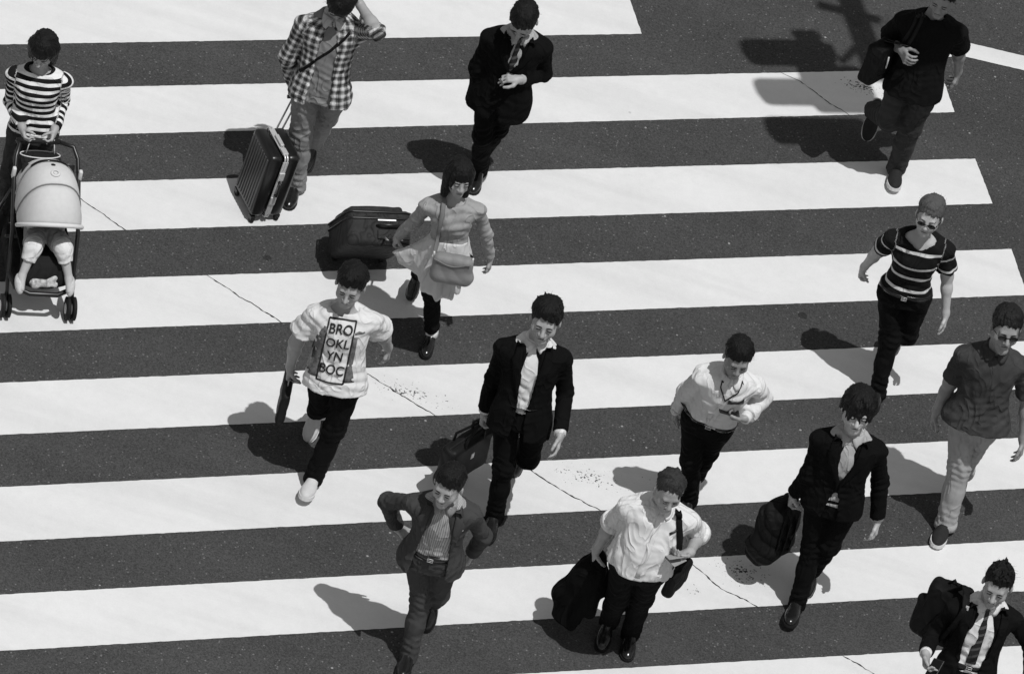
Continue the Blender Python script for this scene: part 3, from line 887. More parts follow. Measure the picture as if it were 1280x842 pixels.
def cloth_coords(fr):
    def f(V):
        t, u, w = fr.coords(V)
        ang = np.arctan2(u, w)
        out = np.stack([ang * .15, t * fr.L, np.zeros(len(V))], 1)
        for s in 'RL':
            a, b, c = getattr(fr, 'sh' + s), getattr(fr, 'el' + s), getattr(fr, 'wr' + s)
            q, d = limb_coord(V, a, b, c)
            sgn = -1 if s == 'R' else 1
            arm = (d < .085) & (np.abs(u) > .155 * fr.sc)
            out[arm, 1] = np.abs(q[arm]) + .012
            ax = unit(b - a)
            o = unit(np.cross(ax, A(0, -1, .3)))
            out[arm, 0] = ((V[arm] - a) @ o)
        return out
    return f

class Person:
    def __init__(self, name, label, table=MAN, group=None):
        self.fr = Frame(name); self.T = table; self.name = name
        fr = self.fr
        self.root = thing('person', label, 'person', fr.base, group)
        self.o = fr.base; self.bvh = {}
        self.seed = sum(map(ord, name))
        self.fem = table is WOMAN
    def emit(self, nm, F, lo, hi, res, mat, parent=None, attr=None, smooth=1, label=None):
        if parent is None:
            ob, V, Q = field_obj(nm, F, lo, hi, res, mat, self.root, self.o, attr, smooth)
        else:
            ob, V, Q = field_obj(nm, F, lo, hi, res, mat, parent, self.o, attr, smooth)
        if len(V):
            self.bvh[nm] = BVHTree.FromPolygons([tuple(v) for v in V], [tuple(q) for q in Q.tolist()])
        if label: ob['label'] = label
        return ob
    def hit(self, nms, p, d):
        best = None
        for nm in nms:
            if nm not in self.bvh: continue
            h = self.bvh[nm].ray_cast(Vector(p), Vector(d), .8)
            if h[0] is not None and (best is None or h[3] < best[3]): best = h
        return best
    def front(self, nms, t, u, off=.004, depth=.4):
        """a point on the front of the named garments at spine parameter t and lateral offset u"""
        fr = self.fr; S, Wd = fr.axes(np.array([t])); Wd = Wd[0]
        p = fr.pt(t, u, depth)
        h = self.hit(nms, p, -Wd)
        if h is None: return fr.pt(t, u, .10), Wd
        n = np.array(h[1]); n = n if n @ Wd > 0 else -n
        return np.array(h[0]) + unit(n + Wd * .5) * off, Wd
    def radial(self, nms, t, ang, off=.004):
        fr = self.fr; S, Wd = fr.axes(np.array([t])); d = S[0] * math.sin(ang) + Wd[0] * math.cos(ang)
        p = fr.pt(t, 0, 0) + d * .45
        h = self.hit(nms, p, -d)
        if h is None: return fr.pt(t, 0, 0) + d * .14, d
        return np.array(h[0]) + d * off, d
    # ---- skin
    def body(self, skin=None, hands=None, legs=True, jowl=0.0, armk=1.0, res=.0056):
        fr = self.fr; F = Field(); sc = fr.sc; slim = .9 if self.fem else 1.0
        skin = skin or SKIN
        hf = head_field(self.fem, jowl, self.seed); hs = sc * (1.0 if self.fem else 1.05); self.hs = hs
        c, ax = fr.head, fr.hax
        F.add((lambda P: hf((P - c) @ ax.T / hs) * hs, c, .165 * hs), .015)
        nk = .049 * sc * slim + jowl
        F.rc(fr.head_pt(0, -.022, -.045), fr.neck + fr.up * -.02, nk, nk * 1.12, .03)
        B = Field(); B.add(loft(fr, widen(self.T, -.010, sc=sc), -.15, 1.04), .03)
        for s in 'RL':
            sh, el, wr = getattr(fr, 'sh' + s), getattr(fr, 'el' + s), getattr(fr, 'wr' + s)
            ak = sc * slim * armk
            B.rc(sh, el, .045 * ak, .038 * ak, .03)
            if (el - sh) @ fr.up < -.10:
                B.cut(f_plane(sh + fr.up * .014 * sc, fr.up + fr.axes(np.array([1.0]))[0][0] * (.34 if s == 'L' else -.34)), .03)
            F.rc(el - (el - sh) * .3, el, .0395 * ak, .039 * ak, .03)
            F.rc(el, el + (wr - el) * .35, .039 * ak, .040 * ak, .02)
            F.rc(el + (wr - el) * .3, wr, .040 * ak, .027 * sc * slim, .02)
            hd = (hands or {}).get(s, {})
            d = unit(hd.get('d', unit(wr - el) * .8 + A(0, 0, -.35)))
            side = fr.Sc * (1 if s == 'L' else -1)
            n = np.asarray(hd.get('n', -side)); th = np.asarray(hd.get('th', np.cross(side, A(0, 0, 1)) * (1 if s == 'L' else -1) + A(0, 0, .2)))
            F.rc(wr - d * .01, wr + d * .03, .026 * sc * slim, .022 * sc * slim, .02)
            tips = hand_prims(F, wr, d, n, th, sc * slim * 1.03, hd.get('curl', .38), hd.get('thumb', .3))
            setattr(self, 'palm' + s, wr + d * .085 * sc + unit(n) * .02); setattr(self, 'hd' + s, d)
            if legs:
                hp, kn, an = getattr(fr, 'hip' + s), getattr(fr, 'kn' + s), getattr(fr, 'an' + s)
                F.rc(hp, kn, .072 * sc, .050 * sc, .03); F.rc(kn, an, .048 * sc, .034 * sc, .02)
        F.sub(B, .03)
        pts = [fr.head, fr.pelvis, fr.neck] + [getattr(fr, k + s) for k in ('sh', 'el', 'wr', 'kn', 'an') for s in 'RL']
        lo, hi = limits(*pts, pad=.22)
        self.emit('body', F, lo, hi, res, skin)
        hp = fr.head_pt
        def face(x, z, off):                        # the point of the face surface in front of (x, z)
            q_ = hp(x, .2, z); h_ = self.hit(('body',), q_, -ax[1])
            return (np.array(h_[0]) if h_ is not None else hp(x, .09, z)) + ax[1] * off
        for s in (-1, 1):
            m = MB().ell(face(s * .032, .0035, -.0008), ax, A(.0140, .0030, .0050) * hs, 12)
            m.build('eye', EYE, self.root, self.o, True)
            m = MB().tube([face(s * x, z, .0006) for x, z in ((.013, .0195), (.022, .0225), (.034, .0240), (.044, .0220), (.052, .0180))], [.0024, .0034, .0036, .0028, .0012], 6)
            m.build('eyebrow', self.browmat if hasattr(self, 'browmat') else HAIR, self.root, self.o, True)
        m = MB().tube([face(x, -.066 + .0006 * math.cos(x * 200), .0004) for x in (-.024, -.015, -.006, 0, .006, .015, .024)], [.0008, .0022, .0032, .0034, .0032, .0022, .0008], 6)
        m.build('mouth', LIP, self.root, self.o, True)
    def hair(self, style, mat=None, res=.0046):
        fr = self.fr; F = hair_field(style, self.seed)
        V, Q = mesh_field(F, A(-.16, -.18, -.2), A(.16, .18, .2), res, 1)
        # loose single hairs so that the outline is not a hard edge
        r = np.random.default_rng(self.seed + 3); extra_v, extra_q, n0 = [], [], len(V)
        tree = BVHTree.FromPolygons([tuple(v) for v in V], [tuple(q) for q in Q.tolist()]) if len(V) else None
        for k in range({'crop': 60, 'thin': 90, 'bob': 120, 'long': 200}.get(style, 150)):
            dv = unit(A(r.normal(), r.normal() * .9 - .1, abs(r.normal()) * .8 + (.05 if style not in ('bob', 'long') else -.25)))
            h_ = tree.ray_cast(Vector(A(0, -.012, .03) + dv * .3), Vector(-dv), .3)
            if h_[0] is None: continue
            p0 = np.array(h_[0]); nn = np.array(h_[1])
            tang = unit(A(r.normal() * .5, .3 + r.normal() * .5, -.6 if style in ('bob', 'long') else r.normal() * .5)); ln = r.uniform(.012, .034) * (.5 if style in ('crop', 'thin') else 1)
            side = unit(np.cross(nn, tang)) * .0007
            for i in range(4):
                f_ = i / 3; c_ = p0 + tang * ln * f_ + nn * ln * (.34 * f_ - .22 * f_ * f_) - nn * .002
                extra_v += [c_ + side * (1 - .6 * f_), c_ - side * (1 - .6 * f_)]
            for i in range(3):
                b_ = n0 + len(extra_v) - 8 + i * 2; extra_q.append((b_, b_ + 1, b_ + 3, b_ + 2))
        if extra_q: V = np.vstack([V, np.array(extra_v)]); Q = np.vstack([Q, np.array(extra_q, Q.dtype)])
        Vw = fr.head + (V * self.hs) @ fr.hax
        mesh_obj('hair', Vw, Q, mat or HAIR, self.root, self.o)
    # ---- garments
    def trousers(self, mat, r=(.084, .061, .056, .056), waist=.16, fold=.0035, roll=0.0, res=.0075, hem=.066, label=None):
        fr = self.fr; F = Field(); sc = fr.sc; spots = []
        F.add(loft(fr, widen(self.T, .004, sc=sc), -.16, waist), .04)
        for s in 'RL':
            hp, kn, an = getattr(fr, 'hip' + s), getattr(fr, 'kn' + s), getattr(fr, 'an' + s)
            d = unit(an - kn)
            G_ = Field(); G_.rc(hp, kn, r[0] * sc, r[1] * sc, .03); G_.rc(kn, kn + (an - kn) * .5, r[1] * sc, r[2] * sc, .04)
            G_.rc(kn + (an - kn) * .45, an + d * .09, r[2] * sc, r[3] * sc, .03)
            G_.cut(f_plane(an + d * hem, d))
            F.sub(G_, .022)
            th = unit(kn - hp)
            spots += [(kn, d, .10, .0055), (an - d * .04, d, .075, .0060), (hp + A(0, -.03, 0), th, .10, .003)]
        F.post = bend_folds(fr, spots, self.seed + 5, fold, 46)
        lo, hi = limits(fr.pelvis + fr.up * .12, fr.pelvis, fr.knR, fr.knL, fr.anR, fr.anL, pad=.24)
        ob = self.emit('trousers', F, lo, hi, res, mat, label=label)
        if roll:
            for s in 'RL':
                kn, an = getattr(fr, 'kn' + s), getattr(fr, 'an' + s); d = unit(an - kn)
                m = MB().lathe(an + d * (hem - .05), d, [(r[3] * sc * .9, 0), (r[3] * sc + .009, .004), (r[3] * sc + .010, .044), (r[3] * sc * .9, .052)])
                m.build('cuff', mat, ob, self.o, True)
        return ob
    def shirt(self, nm, mat, grow=.010, t0=.02, t1=1.02, sleeve=1.0, r=(.056, .048, .040), fold=.0045, opening=None, flare=0.0, res=.0075, attr=False, arms='RL', label=None, sleeve_flare=0.0, extra=None, bulk=.03, neckcut=None, pleat=0.0):
        """shirt, tee or jacket: trunk plus sleeves reaching the given share of the arm (0.5 = elbow)"""
        fr = self.fr; sc = fr.sc; F = Field(); spots = []
        T = [(t, a * sc + grow + flare * max(0, .25 - t), b * sc + grow + flare * max(0, .25 - t) * .8, w * sc) for t, a, b, w in self.T]
        T = [(-.55, T[0][1], T[0][2], T[0][3])] + T
        if t0 < -.1:
            T = [(t, max(a, T[3][1] + flare * (.0 - t) * .3) if t < 0 else a, max(b, T[3][2]) if t < 0 else b, w) for t, a, b, w in T]
        F.add(loft(fr, T, t0, t1, opening), .03)
        for s in arms:
            sh, el, wr = getattr(fr, 'sh' + s), getattr(fr, 'el' + s), getattr(fr, 'wr' + s)
            G_ = Field()
            F.rc(fr.neck - fr.up * .055 * sc, sh - fr.up * .004, .044 * sc + grow * .4, r[0] * sc * .86, .06)
            if sleeve > .12: F.rc(fr.pt(.74, .075 * sc * (1 if s == 'L' else -1), .0), sh - fr.up * .012, (.070 if self.fem else .084) * sc + grow * .5, r[0] * sc * .93, .06)
            if sleeve <= .5:
                f_ = sleeve * 2; e = sh + (el - sh) * f_
                G_.rc(sh - fr.up * .006, e + unit(el - sh) * .03, r[0] * sc * .92, r[1] * sc + sleeve_flare, .02)
                G_.cut(f_plane(e, unit(el - sh)))
            else:
                f_ = (sleeve - .5) * 2; e = el + (wr - el) * f_
                G_.rc(sh - fr.up * .006, el, r[0] * sc * .92, r[1] * sc, .02); G_.rc(el, e + unit(wr - el) * .03, r[1] * sc, (r[1] + (r[2] - r[1]) * f_) * sc + sleeve_flare, .03)
                G_.cut(f_plane(e, unit(wr - el)))
            F.sub(G_, bulk)
            spots += [(el, unit(wr - el), .085, .0045 if sleeve > .5 else 0), (sh + fr.up * -.08 + unit(fr.pelvis - sh) * .05, unit(el - sh), .09, .003)]
        for s in arms:
            sh, el = getattr(fr, 'sh' + s), getattr(fr, 'el' + s)
            if (el - sh) @ fr.up < -.10:            # shoulders slope down from the neck
                side = fr.axes(np.array([1.0]))[0][0] * (1 if s == 'L' else -1)
                F.cut(f_plane(sh + fr.up * (.026 * sc + grow * .5), fr.up + side * .34), .035)
        if extra: extra(F, spots)
        if neckcut: F.cut(neckcut)
        spots += [(fr.pt(.2, 0, .1), fr.up, .13, .0028 if not pleat else 0)]
        bf = bend_folds(fr, spots, self.seed + len(nm), fold, 44)
        def post(P):
            d = bf(P)
            if pleat:
                t, u, w = fr.coords(P); a_ = np.arctan2(u, w)
                d += pleat * np.clip(.25 - t, 0, .5) * 2 * (np.sin(a_ * 9 + 4 * u) + .5 * np.sin(a_ * 17 + 1))
            return d
        F.post = post
        lo, hi = limits(fr.pelvis, fr.neck, *[getattr(fr, k + s) for k in ('sh', 'el', 'wr', 'hip') for s in 'RL'], pad=.26)
        return self.emit(nm, F, lo, hi, res, mat, attr=cloth_coords(fr) if attr else None, label=label)
    def collar(self, mat, parent, h=.030, gap=.020, label=None, on=('shirt',), spread=.052):
        """shirt collar: a stand round the neck with two points folded down on the chest"""
        fr = self.fr; sc = fr.sc; S, Wd = fr.axes(np.array([1.0])); S, Wd = S[0], Wd[0]
        nd = unit(fr.head_pt(0, -.022, -.045) - fr.neck)
        F = Field(); c = fr.neck - fr.up * .014 * sc
        F.rc(c - fr.up * .03, c + nd * .05, .084 * sc, .062 * sc, .01)
        F.cut(f_plane(c + nd * h, unit(nd + Wd * .55)))
        F.cut(f_plane(c - fr.up * .022, -unit(fr.up + Wd * .3)))
        def notch(P):
            q_ = P - c; u = np.abs(q_ @ S); w = q_ @ Wd; z = q_ @ nd
            return -np.maximum(u - np.clip(.008 + (z + .01) * .3, .004, .03), .012 - w)
        F.cut(notch)
        ob = self.emit('collar', F, c - .16, c + .13, .0046, mat, parent)
        for sg in (-1, 1):                          # the two pointed leaves
            top_in = c + Wd * .074 * sc + S * sg * .006 + nd * (h * .2); top_out = c + S * sg * .074 * sc + Wd * .022 + nd * (h * .75)
            bot = []
            for t, u in ((.905, gap), (.862, gap + .022), (.885, gap + .038), (.93, gap + .050)):
                q_, n_ = self.front(on, t, sg * u * sc, .007)
                if abs((q_ - top_in) @ Wd) > .09: q_ = top_in - fr.up * (.97 - t) * fr.L + S * sg * u + Wd * .008
                bot.append(q_)
            g1, g2 = [], []
            for k in range(4):
                tp = top_in + (top_out - top_in) * k / 3 + Wd * .010 * math.sin(math.pi * k / 3)
                row = [tp + (bot[k] - tp) * f_ + Wd * .007 * math.sin(math.pi * f_) for f_ in (0, .33, .67, 1)]
                g1.append(row); g2.append([v - Wd * .005 for v in row])
            MB().sheet(g1, g2).build('collar_leaf', mat, ob if parent.parent is None else parent, self.o, True)
        return ob
    def strip(self, nm, on, path, mat, parent=None, width=.02, off=.006, thick=.004, attr=None, label=None, origin=None):
        """a band lying on the front of garments; path = list of (t, u) with optional width"""
        g1, g2, at_ = [], [], []
        for i, p in enumerate(path):
            t, u = p[:2]; w = p[2] if len(p) > 2 else width
            a = path[max(i - 1, 0)]; b = path[min(i + 1, len(path) - 1)]
            dv = unit(A((b[0] - a[0]) * self.fr.L, b[1] - a[1])); nx = A(-dv[1] / self.fr.L, dv[0])
            r1, r2_ = [], []
            for k in range(5):
                f_ = (k / 4 - .5) * w
                q, n = self.front(on, t + nx[0] * f_, u + nx[1] * f_, off * (1 - .5 * abs(k / 2 - 1) ** 2)); r1.append(q); r2_.append(q - n * thick)
                at_.append((u + f_, t * self.fr.L + f_ * .55, 0))
            g1.append(r1); g2.append(r2_)
        o = MB().sheet(g1, g2).build(nm, mat, parent or self.root, self.o if origin is None else origin, True, attr=None)
        if attr:
            a = o.data.attributes.new('cloth', 'FLOAT_VECTOR', 'POINT')
            a.data.foreach_set('vector', np.array(at_ + at_, np.float32).ravel())
        if label: o['label'] = label
        return o
    def lapels(self, on, mat, parent, vtab, w=.048, t_top=.985, t_bot=.34):
        """two jacket lapels folded back along the front opening; vtab(t) -> (centre, half width)"""
        fr = self.fr; sc = fr.sc
        for sg in (-1, 1):
            g1, g2 = [], []
            for i in range(15):
                f_ = i / 14; t = t_top + (t_bot - t_top) * f_
                u0, hw = vtab(np.array([t])); u0 = float(np.ravel(u0)[0]); hw = float(np.ravel(hw)[0])
                ww = w * sc * np.interp(f_, [0, .25, .26, .4, 1], [.75, 1.0, 1.28, 1.15, .12])
                r1, r2_ = [], []
                for k in range(5):
                    u = u0 + sg * (max(hw, 0) + .004 + ww * k / 4)
                    q, n = self.front(on, t, u, .009 + .004 * (k < 4)); r1.append(q); r2_.append(q - n * .007)
                g1.append(r1); g2.append(r2_)
            MB().sheet(g1, g2).build('lapel', mat, parent, self.o, True)
    def belt(self, on, mat, t=.14, h=.034, off=.004, buckle=True, parent=None):
        fr = self.fr; g1, g2 = [], []
        for i in range(37):
            a = 2 * math.pi * i / 36; r1, r2_ = [], []
            for k in (-1, 0, 1):
                p, d = self.radial(on, t + k * h * .5 / fr.L, a, off); r1.append(p); r2_.append(p - d * .006)
            g1.append(r1); g2.append(r2_)
        b = MB().sheet(g1, g2).build('belt', mat, parent or self.root, self.o, True)
        if buckle:
            p, n = self.front(on, t, 0, off + .008); S, Wd = fr.axes(np.array([t])); S, Wd = S[0], Wd[0]
            m = MB()
            m.tube([p + S * x * .016 + fr.up * y * .013 for x, y in ((-1, -1), (1, -1), (1, 1), (-1, 1))], .0025, 6, closed=True)
            m.tube([p - S * .014, p + S * .014], .0018, 6)
            m.build('buckle', METAL, b, self.o, True)
        return b
    def cuff(self, s, mat, parent, ln=.03, r=.036, back=.02):
        fr = self.fr; el, wr = getattr(fr, 'el' + s), getattr(fr, 'wr' + s); d = unit(wr - el); k = fr.sc
        MB().lathe(wr - d * back, d, [(r * .7 * k, 0), (r * k, .002), (r * .98 * k, ln), (r * .80 * k, ln + .001)]).build('cuff', mat, parent, self.o, True)
    def watch(self, s, mat=None, r=.0305):
        fr = self.fr; el, wr = getattr(fr, 'el' + s), getattr(fr, 'wr' + s); d = unit(wr - el); k = fr.sc * (.9 if self.fem else 1)
        o = MB().lathe(wr - d * .012, d, [(r * .9 * k, 0), (r * k, .002), (r * k, .016), (r * .9 * k, .018)]).build('watch', mat or PLASTIC, self.root, self.o, True)
    def shoes(self, kind='leather', mat=None, sole=None, res=.0052):
        fr = self.fr; sc = fr.sc * (.92 if self.fem else 1.0)
        for s in 'RL':
            an, toe, kn = getattr(fr, 'an' + s), getattr(fr, 'toe' + s), getattr(fr, 'kn' + s)
            d = unit(toe - an); sd = unit(np.cross(d, A(0, 0, 1)) if abs(d[2]) < .95 else fr.Sp); n = np.cross(sd, d)
            ax = np.array([d, sd, n])
            F = Field()
            F.ell(an - d * .028 * sc - n * .052 * sc, ax, A(.052, .037, .045) * sc, .02)
            F.ell(an + d * .110 * sc - n * .060 * sc, ax, A(.094, .047, .036) * sc, .03)
            F.rc(an + d * .005 * sc - n * .018 * sc, an + d * .09 * sc - n * .052 * sc, .038 * sc, .030 * sc, .025)
            F.rc(an + d * .17 * sc - n * .066 * sc, an + d * .175 * sc - n * .068 * sc, .026 * sc, .024 * sc, .02)
            F.rc(an - d * .02 * sc - n * .01, an - d * .012 * sc + n * (.012 if kind != 'leather' else -.002), .040 * sc, .041 * sc, .02)
            F.cut(f_plane(an - n * .083 * sc, -n))
            c = an + d * .07 * sc - n * .03 * sc
            sh = self.emit('shoe', F, c - .24, c + .24, res, mat or LEATHER)
            m = MB(); g1 = []; gi = []
            prof = [(-.082, .012), (-.074, .028), (-.05, .037), (-.01, .038), (.04, .037), (.09, .046), (.13, .050), (.17, .044), (.195, .030), (.206, .012)]
            th = .016 if kind == 'leather' else .026
            top, bot = [], []
            for x, hw in prof:
                top.append([an + d * x * sc + sd * hw * sc * k - n * (.083 * sc - th + .004) for k in (-1, -.5, 0, .5, 1)])
                bot.append([an + d * x * sc + sd * hw * sc * k - n * (.0865 * sc) for k in (-1, -.5, 0, .5, 1)])
            m.sheet(top, bot).build('sole', sole or RUBBER, sh, self.o, False)
            if kind == 'sneaker':
                mm = MB()
                for k in range(4):
                    b = an + d * (.045 + .020 * k) * sc - n * (.006 + .0105 * k) * sc
                    mm.tube([b + sd * .022 * sc - n * .004, b + n * .002, b - sd * .022 * sc - n * .004], .0035, 5)
                mm.build('laces', WHITERUBBER if mat is DARKSNEAKER else GREYTEE, sh, self.o, True)
    def sock(self, s, mat, ln=.06):
        fr = self.fr; kn, an = getattr(fr, 'kn' + s), getattr(fr, 'an' + s); d = unit(an - kn)
        MB().lathe(an - d * ln * .6, d, [(.034, 0), (.041, .003), (.040, ln), (.034, ln + .003)]).build('sock', mat, self.root, self.o, True)
    def glasses(self, dark=True):
        hp = self.fr.head_pt; m = MB(); ln = MB()
        for s in (-1, 1):
            ln.ell(hp(s * .034, .104, .002), self.fr.hax, A(.026, .005, .017) * self.hs, 14)
            m.tube([hp(s * .060, .097, .010), hp(s * .078, .045, .008), hp(s * .080, -.012, .004)], .0028, 6)
        m.tube([hp(-.012, .110, .008), hp(.012, .110, .008)], .003, 6)
        fr_ = m.build('sunglasses', PLASTIC, self.root, self.o, True)
        ln.build('lens', LENS, fr_, self.o, True)

# ---------------------------------------------------------------- the people
def opening(tab, u0=0.0):
    T_ = np.array(sorted(tab))
    return lambda t: (u0 + 0 * t, np.interp(t, T_[:, 0], T_[:, 1]))

GRIP = dict(curl=1.0, thumb=.9)
FIST = dict(curl=.75, thumb=.7)

def suit(p, cloth, shirtm, vt, trouser=None, u0=0.0, t0=-.24, cuffs='RL', tie=None, grow=.017, flare=.05, legs=(.084, .061, .055, .056), shirt_t0=.08, arm=(.056, .050, .045)):
    op = opening(vt, u0)
    p.trousers(trouser or cloth, legs, waist=.17)
    sh = p.shirt('shirt', shirtm, .004, shirt_t0, 1.0, .4, fold=.006, attr=True, arms='')
    j = p.shirt('jacket', cloth, grow, t0, 1.0, .97, arm, .004, opening=op, flare=flare, bulk=.03)
    p.lapels(('jacket',), cloth, j, op, t_bot=max(.3, min(t for t, h in vt if h > -.01 and t > .2)))
    p.collar(surf('grey_collar_cloth', .24, .85, .15, .06, 24, .3, .004) if shirtm is PINSTRIPE else shirtm, sh, on=('shirt',))
    for s in cuffs: p.cuff(s, shirtm, j, .034, .036, .026)
    if tie: p.strip('tie', ('shirt',), [(1.0, u0, .026), (.955, u0, .034), (.92, u0, .022), (.7, u0, .042), (.4, u0, .056), (tie, u0, .060)], TIE, None, .05, .010, .005, attr=True)
    return j, op

def tee_neck(fr, r=.088, drop=.05):
    """round neckline: everything inside a slanted cylinder round the neck is cut away"""
    c = fr.neck + fr.axes(np.array([1.0]))[1][0] * .012
    ax = unit(fr.up + fr.axes(np.array([1.0]))[1][0] * .45)
    def f(P):
        q = P - c; h = q @ ax; rad = np.linalg.norm(q - h[:, None] * ax, axis=1)
        return -np.maximum(rad - r, -(h + drop))
    return f

def strap(nm, pts, mat, parent, origin, w=.018, flat=.22, n=8):
    return MB().tube(pts, w, n, flat).build(nm, mat, parent, origin, True)

# --- suit man with a briefcase, centre
P1 = p = Person('suit_man', 'man in open black suit and white shirt without tie, carrying a briefcase', MAN)
p.body(armk=.90, hands={'R': GRIP, 'L': dict(curl=.35)})
p.hair('thick')
suit(p, SUIT, WHITE, [(1.0, .060), (.9, .062), (.6, .048), (.3, .038), (.05, .030), (-.3, .05)])
p.belt(('trousers',), LEATHER, .15)
p.watch('L')
p.shoes('leather')
for s in 'RL': p.sock(s, NYLON, .09)

# --- young man in printed tee
P2 = p = Person('tee_man', 'young man in white printed T-shirt and white sneakers holding a slim case', MAN)
p.body(hands={'R': GRIP, 'L': dict(curl=.5)})
p.hair('thick')
p.trousers(TROUSER, (.086, .064, .059, .060))
tee = p.shirt('t_shirt', WHITE, .015, -.14, 1.02, .32, (.052, .062, .06), .0065, flare=.07, sleeve_flare=.030, neckcut=tee_neck(p.fr))
def print_text(p, on, lines, mat, parent, x0, t_top, size, step, skew=0.0):
    fr = p.fr
    for i, (txt, dx, s) in enumerate(lines):
        cu = bpy.data.curves.new('lettering', 'FONT'); cu.body = txt; cu.size = size * s; cu.align_x = 'CENTER'; cu.offset = size * .016
        ob = bpy.data.objects.new('lettering', cu); COL.objects.link(ob)
        dg = bpy.context.evaluated_depsgraph_get(); me = bpy.data.meshes.new_from_object(ob.evaluated_get(dg))
        bpy.data.objects.remove(ob); bpy.data.curves.remove(cu)
        bm = bmesh.new(); bm.from_mesh(me); bmesh.ops.triangulate(bm, faces=bm.faces[:])
        for _ in range(3):
            ed = [e for e in bm.edges if e.calc_length() > .012]
            if ed: bmesh.ops.subdivide_edges(bm, edges=ed, cuts=1)
            bmesh.ops.triangulate(bm, faces=bm.faces[:])
        for v in bm.verts:
            y = -i * step + v.co.y; x = x0 + dx + v.co.x * .82 + skew * y
            q, n = p.front(on, t_top + y / fr.L, x, .0055); v.co = Vector(q - p.o)
        bm.to_mesh(me); bm.free(); me.materials.append(mat)
        o = bpy.data.objects.new('lettering', me); COL.objects.link(o); o.parent = parent
print_text(p, ('t_shirt',), [('BRO', 0, 1), ('OKL', 0, 1), ('YN', 0, 1), ('BOC', 0, 1)], PRINT, tee, -.005, .70, .088, .094, .07)
box = [(.87, -.080), (.87, .080), (.04, .058), (.04, -.106), (.87, -.080)]
def dense(path, n=10):
    out = []
    for a, b in zip(path[:-1], path[1:]):
        for k in range(n): out.append(tuple(A(*a) + (A(*b) - A(*a)) * k / n))
    return out + [path[-1]]
for a, b in zip(box[:-1], box[1:]):
    p.strip('print_frame', ('t_shirt',), dense([a, b], 8), PRINT, tee, .0095, .006, .002)
for sg, pts in ((-1, [(.76, -.095, .02), (.6, -.112, .055), (.42, -.128, .065), (.2, -.14, .075), (.06, -.135, .06)]), (1, [(.66, .092, .02), (.45, .085, .03), (.25, .080, .03), (.06, .090, .06)])):
    p.strip('print_picture', ('t_shirt',), dense(pts, 3), PRINTGREY, tee, .05, .0035, .002)
p.strip('print_script', ('t_shirt',), dense([(.72, .085, .012), (.735, .105, .02), (.725, .125, .012), (.735, .14, .01)], 2), PRINTGREY, tee, .012, .0035, .002)
p.shoes('sneaker', SNEAKER, WHITERUBBER)

# --- reader in black suit, top
P3 = p = Person('suit_reader', 'man in black suit with bowed head, looking at his raised hand', MAN)
p.body(armk=.90, hands={'R': dict(curl=.8), 'L': dict(curl=.85, n=A(-.3, .1, -.6), th=A(-.2, -.6, .7), d=A(-.9, -.35, .15))})
p.hair('short')
suit(p, SUIT, PALEGREY, [(1.0, .056), (.9, .058), (.62, .030), (.5, .0), (.4, -.05), (.05, -.02), (-.3, .04)], cuffs='L', tie=.5, flare=.10, t0=-.28)
p.shoes('leather')
for s in 'RL': p.sock(s, NYLON, .09)

# --- plaid shirt man
P4 = p = Person('plaid_man', 'man in open plaid shirt, hand raised to his head, pulling a trunk case', MAN)
p.body(hands={'R': GRIP, 'L': dict(curl=.5, d=A(-.5, .3, .5))})
p.hair('thick')
p.trousers(KHAKI, (.090, .069, .063, .063), fold=.005)
p.shirt('t_shirt', GREYTEE, .006, -.06, 1.02, .1, fold=.004, arms='', neckcut=tee_neck(p.fr, .075))
pl = p.shirt('plaid_shirt', PLAID, .018, -.16, 1.01, .90, (.057, .052, .047), .006, opening=opening([(1.0, .05), (.7, .058), (.3, .062), (-.3, .085)]), flare=.08, attr=True)
p.collar(PLAID, pl, on=('plaid_shirt', 't_shirt'))
p.strip('strap', ('plaid_shirt', 't_shirt'), dense([(.20, -.15), (.45, -.06), (.62, .02), (.86, .11)], 6), NYLON, None, .018, .006, .003)
p.watch('L', METAL)
p.shoes('leather', LEATHER)

# --- man in black tee, top right
P5 = p = Person('black_tee_man', 'man in plain black T-shirt and dark jeans with a shoulder bag', MAN)
p.browmat = HAIR_GREY
p.body(SKIN_TAN, hands={'R': dict(FIST, d=A(.3, -.75, .1)), 'L': dict(curl=.7)})
p.hair('crop', HAIR_BROWN)
p.trousers(DENIM, (.091, .070, .063, .063), fold=.005)
p.shirt('t_shirt', BLACKTEE, .018, -.20, 1.02, .42, (.060, .062, .06), .005, flare=.06, sleeve_flare=.02, neckcut=tee_neck(p.fr, .072))
p.shoes('sneaker', DARKSNEAKER, WHITERUBBER)

# --- woman pulling a soft wheeled case
P6 = p = Person('case_woman', 'woman in pale top and flared skirt pulling a soft wheeled suitcase', WOMAN)
p.body(hands={'R': GRIP, 'L': dict(curl=.45)})
p.hair('bob')
p.trousers(TROUSER, (.080, .062, .052, .050), waist=.1, hem=-.03, fold=.003)
def skirt_extra(F, spots):
    fr = p.fr
    F.rc(fr.pelvis + A(-.01, .0, .06), fr.pelvis + A(.0, -.03, -.22), .108, .128, .05)
    F.rc(fr.pelvis + A(-.06, .02, .02), fr.pelvis + A(-.34, .06, -.16), .085, .012, .07)
    F.rc(fr.pelvis + A(-.10, .03, -.12), fr.pelvis + A(-.27, .05, -.19), .09, .03, .07)
    F.cut(lambda P: -(P[:, 2] - (fr.pelvis[2] - .24 + .25 * np.clip(fr.pelvis[0] - .1 - P[:, 0], 0, .3))))
p.shirt('skirt', SKIRT, .006, -.30, .30, .1, (.03, .03, .03), .003, flare=.02, arms='', extra=skirt_extra, pleat=.009)
p.shirt('top', HEATHER, .004, .10, 1.02, .97, (.047, .043, .041), .0055, flare=.02, neckcut=tee_neck(p.fr, .072))
p.watch('R', METAL)
p.shoes('leather')
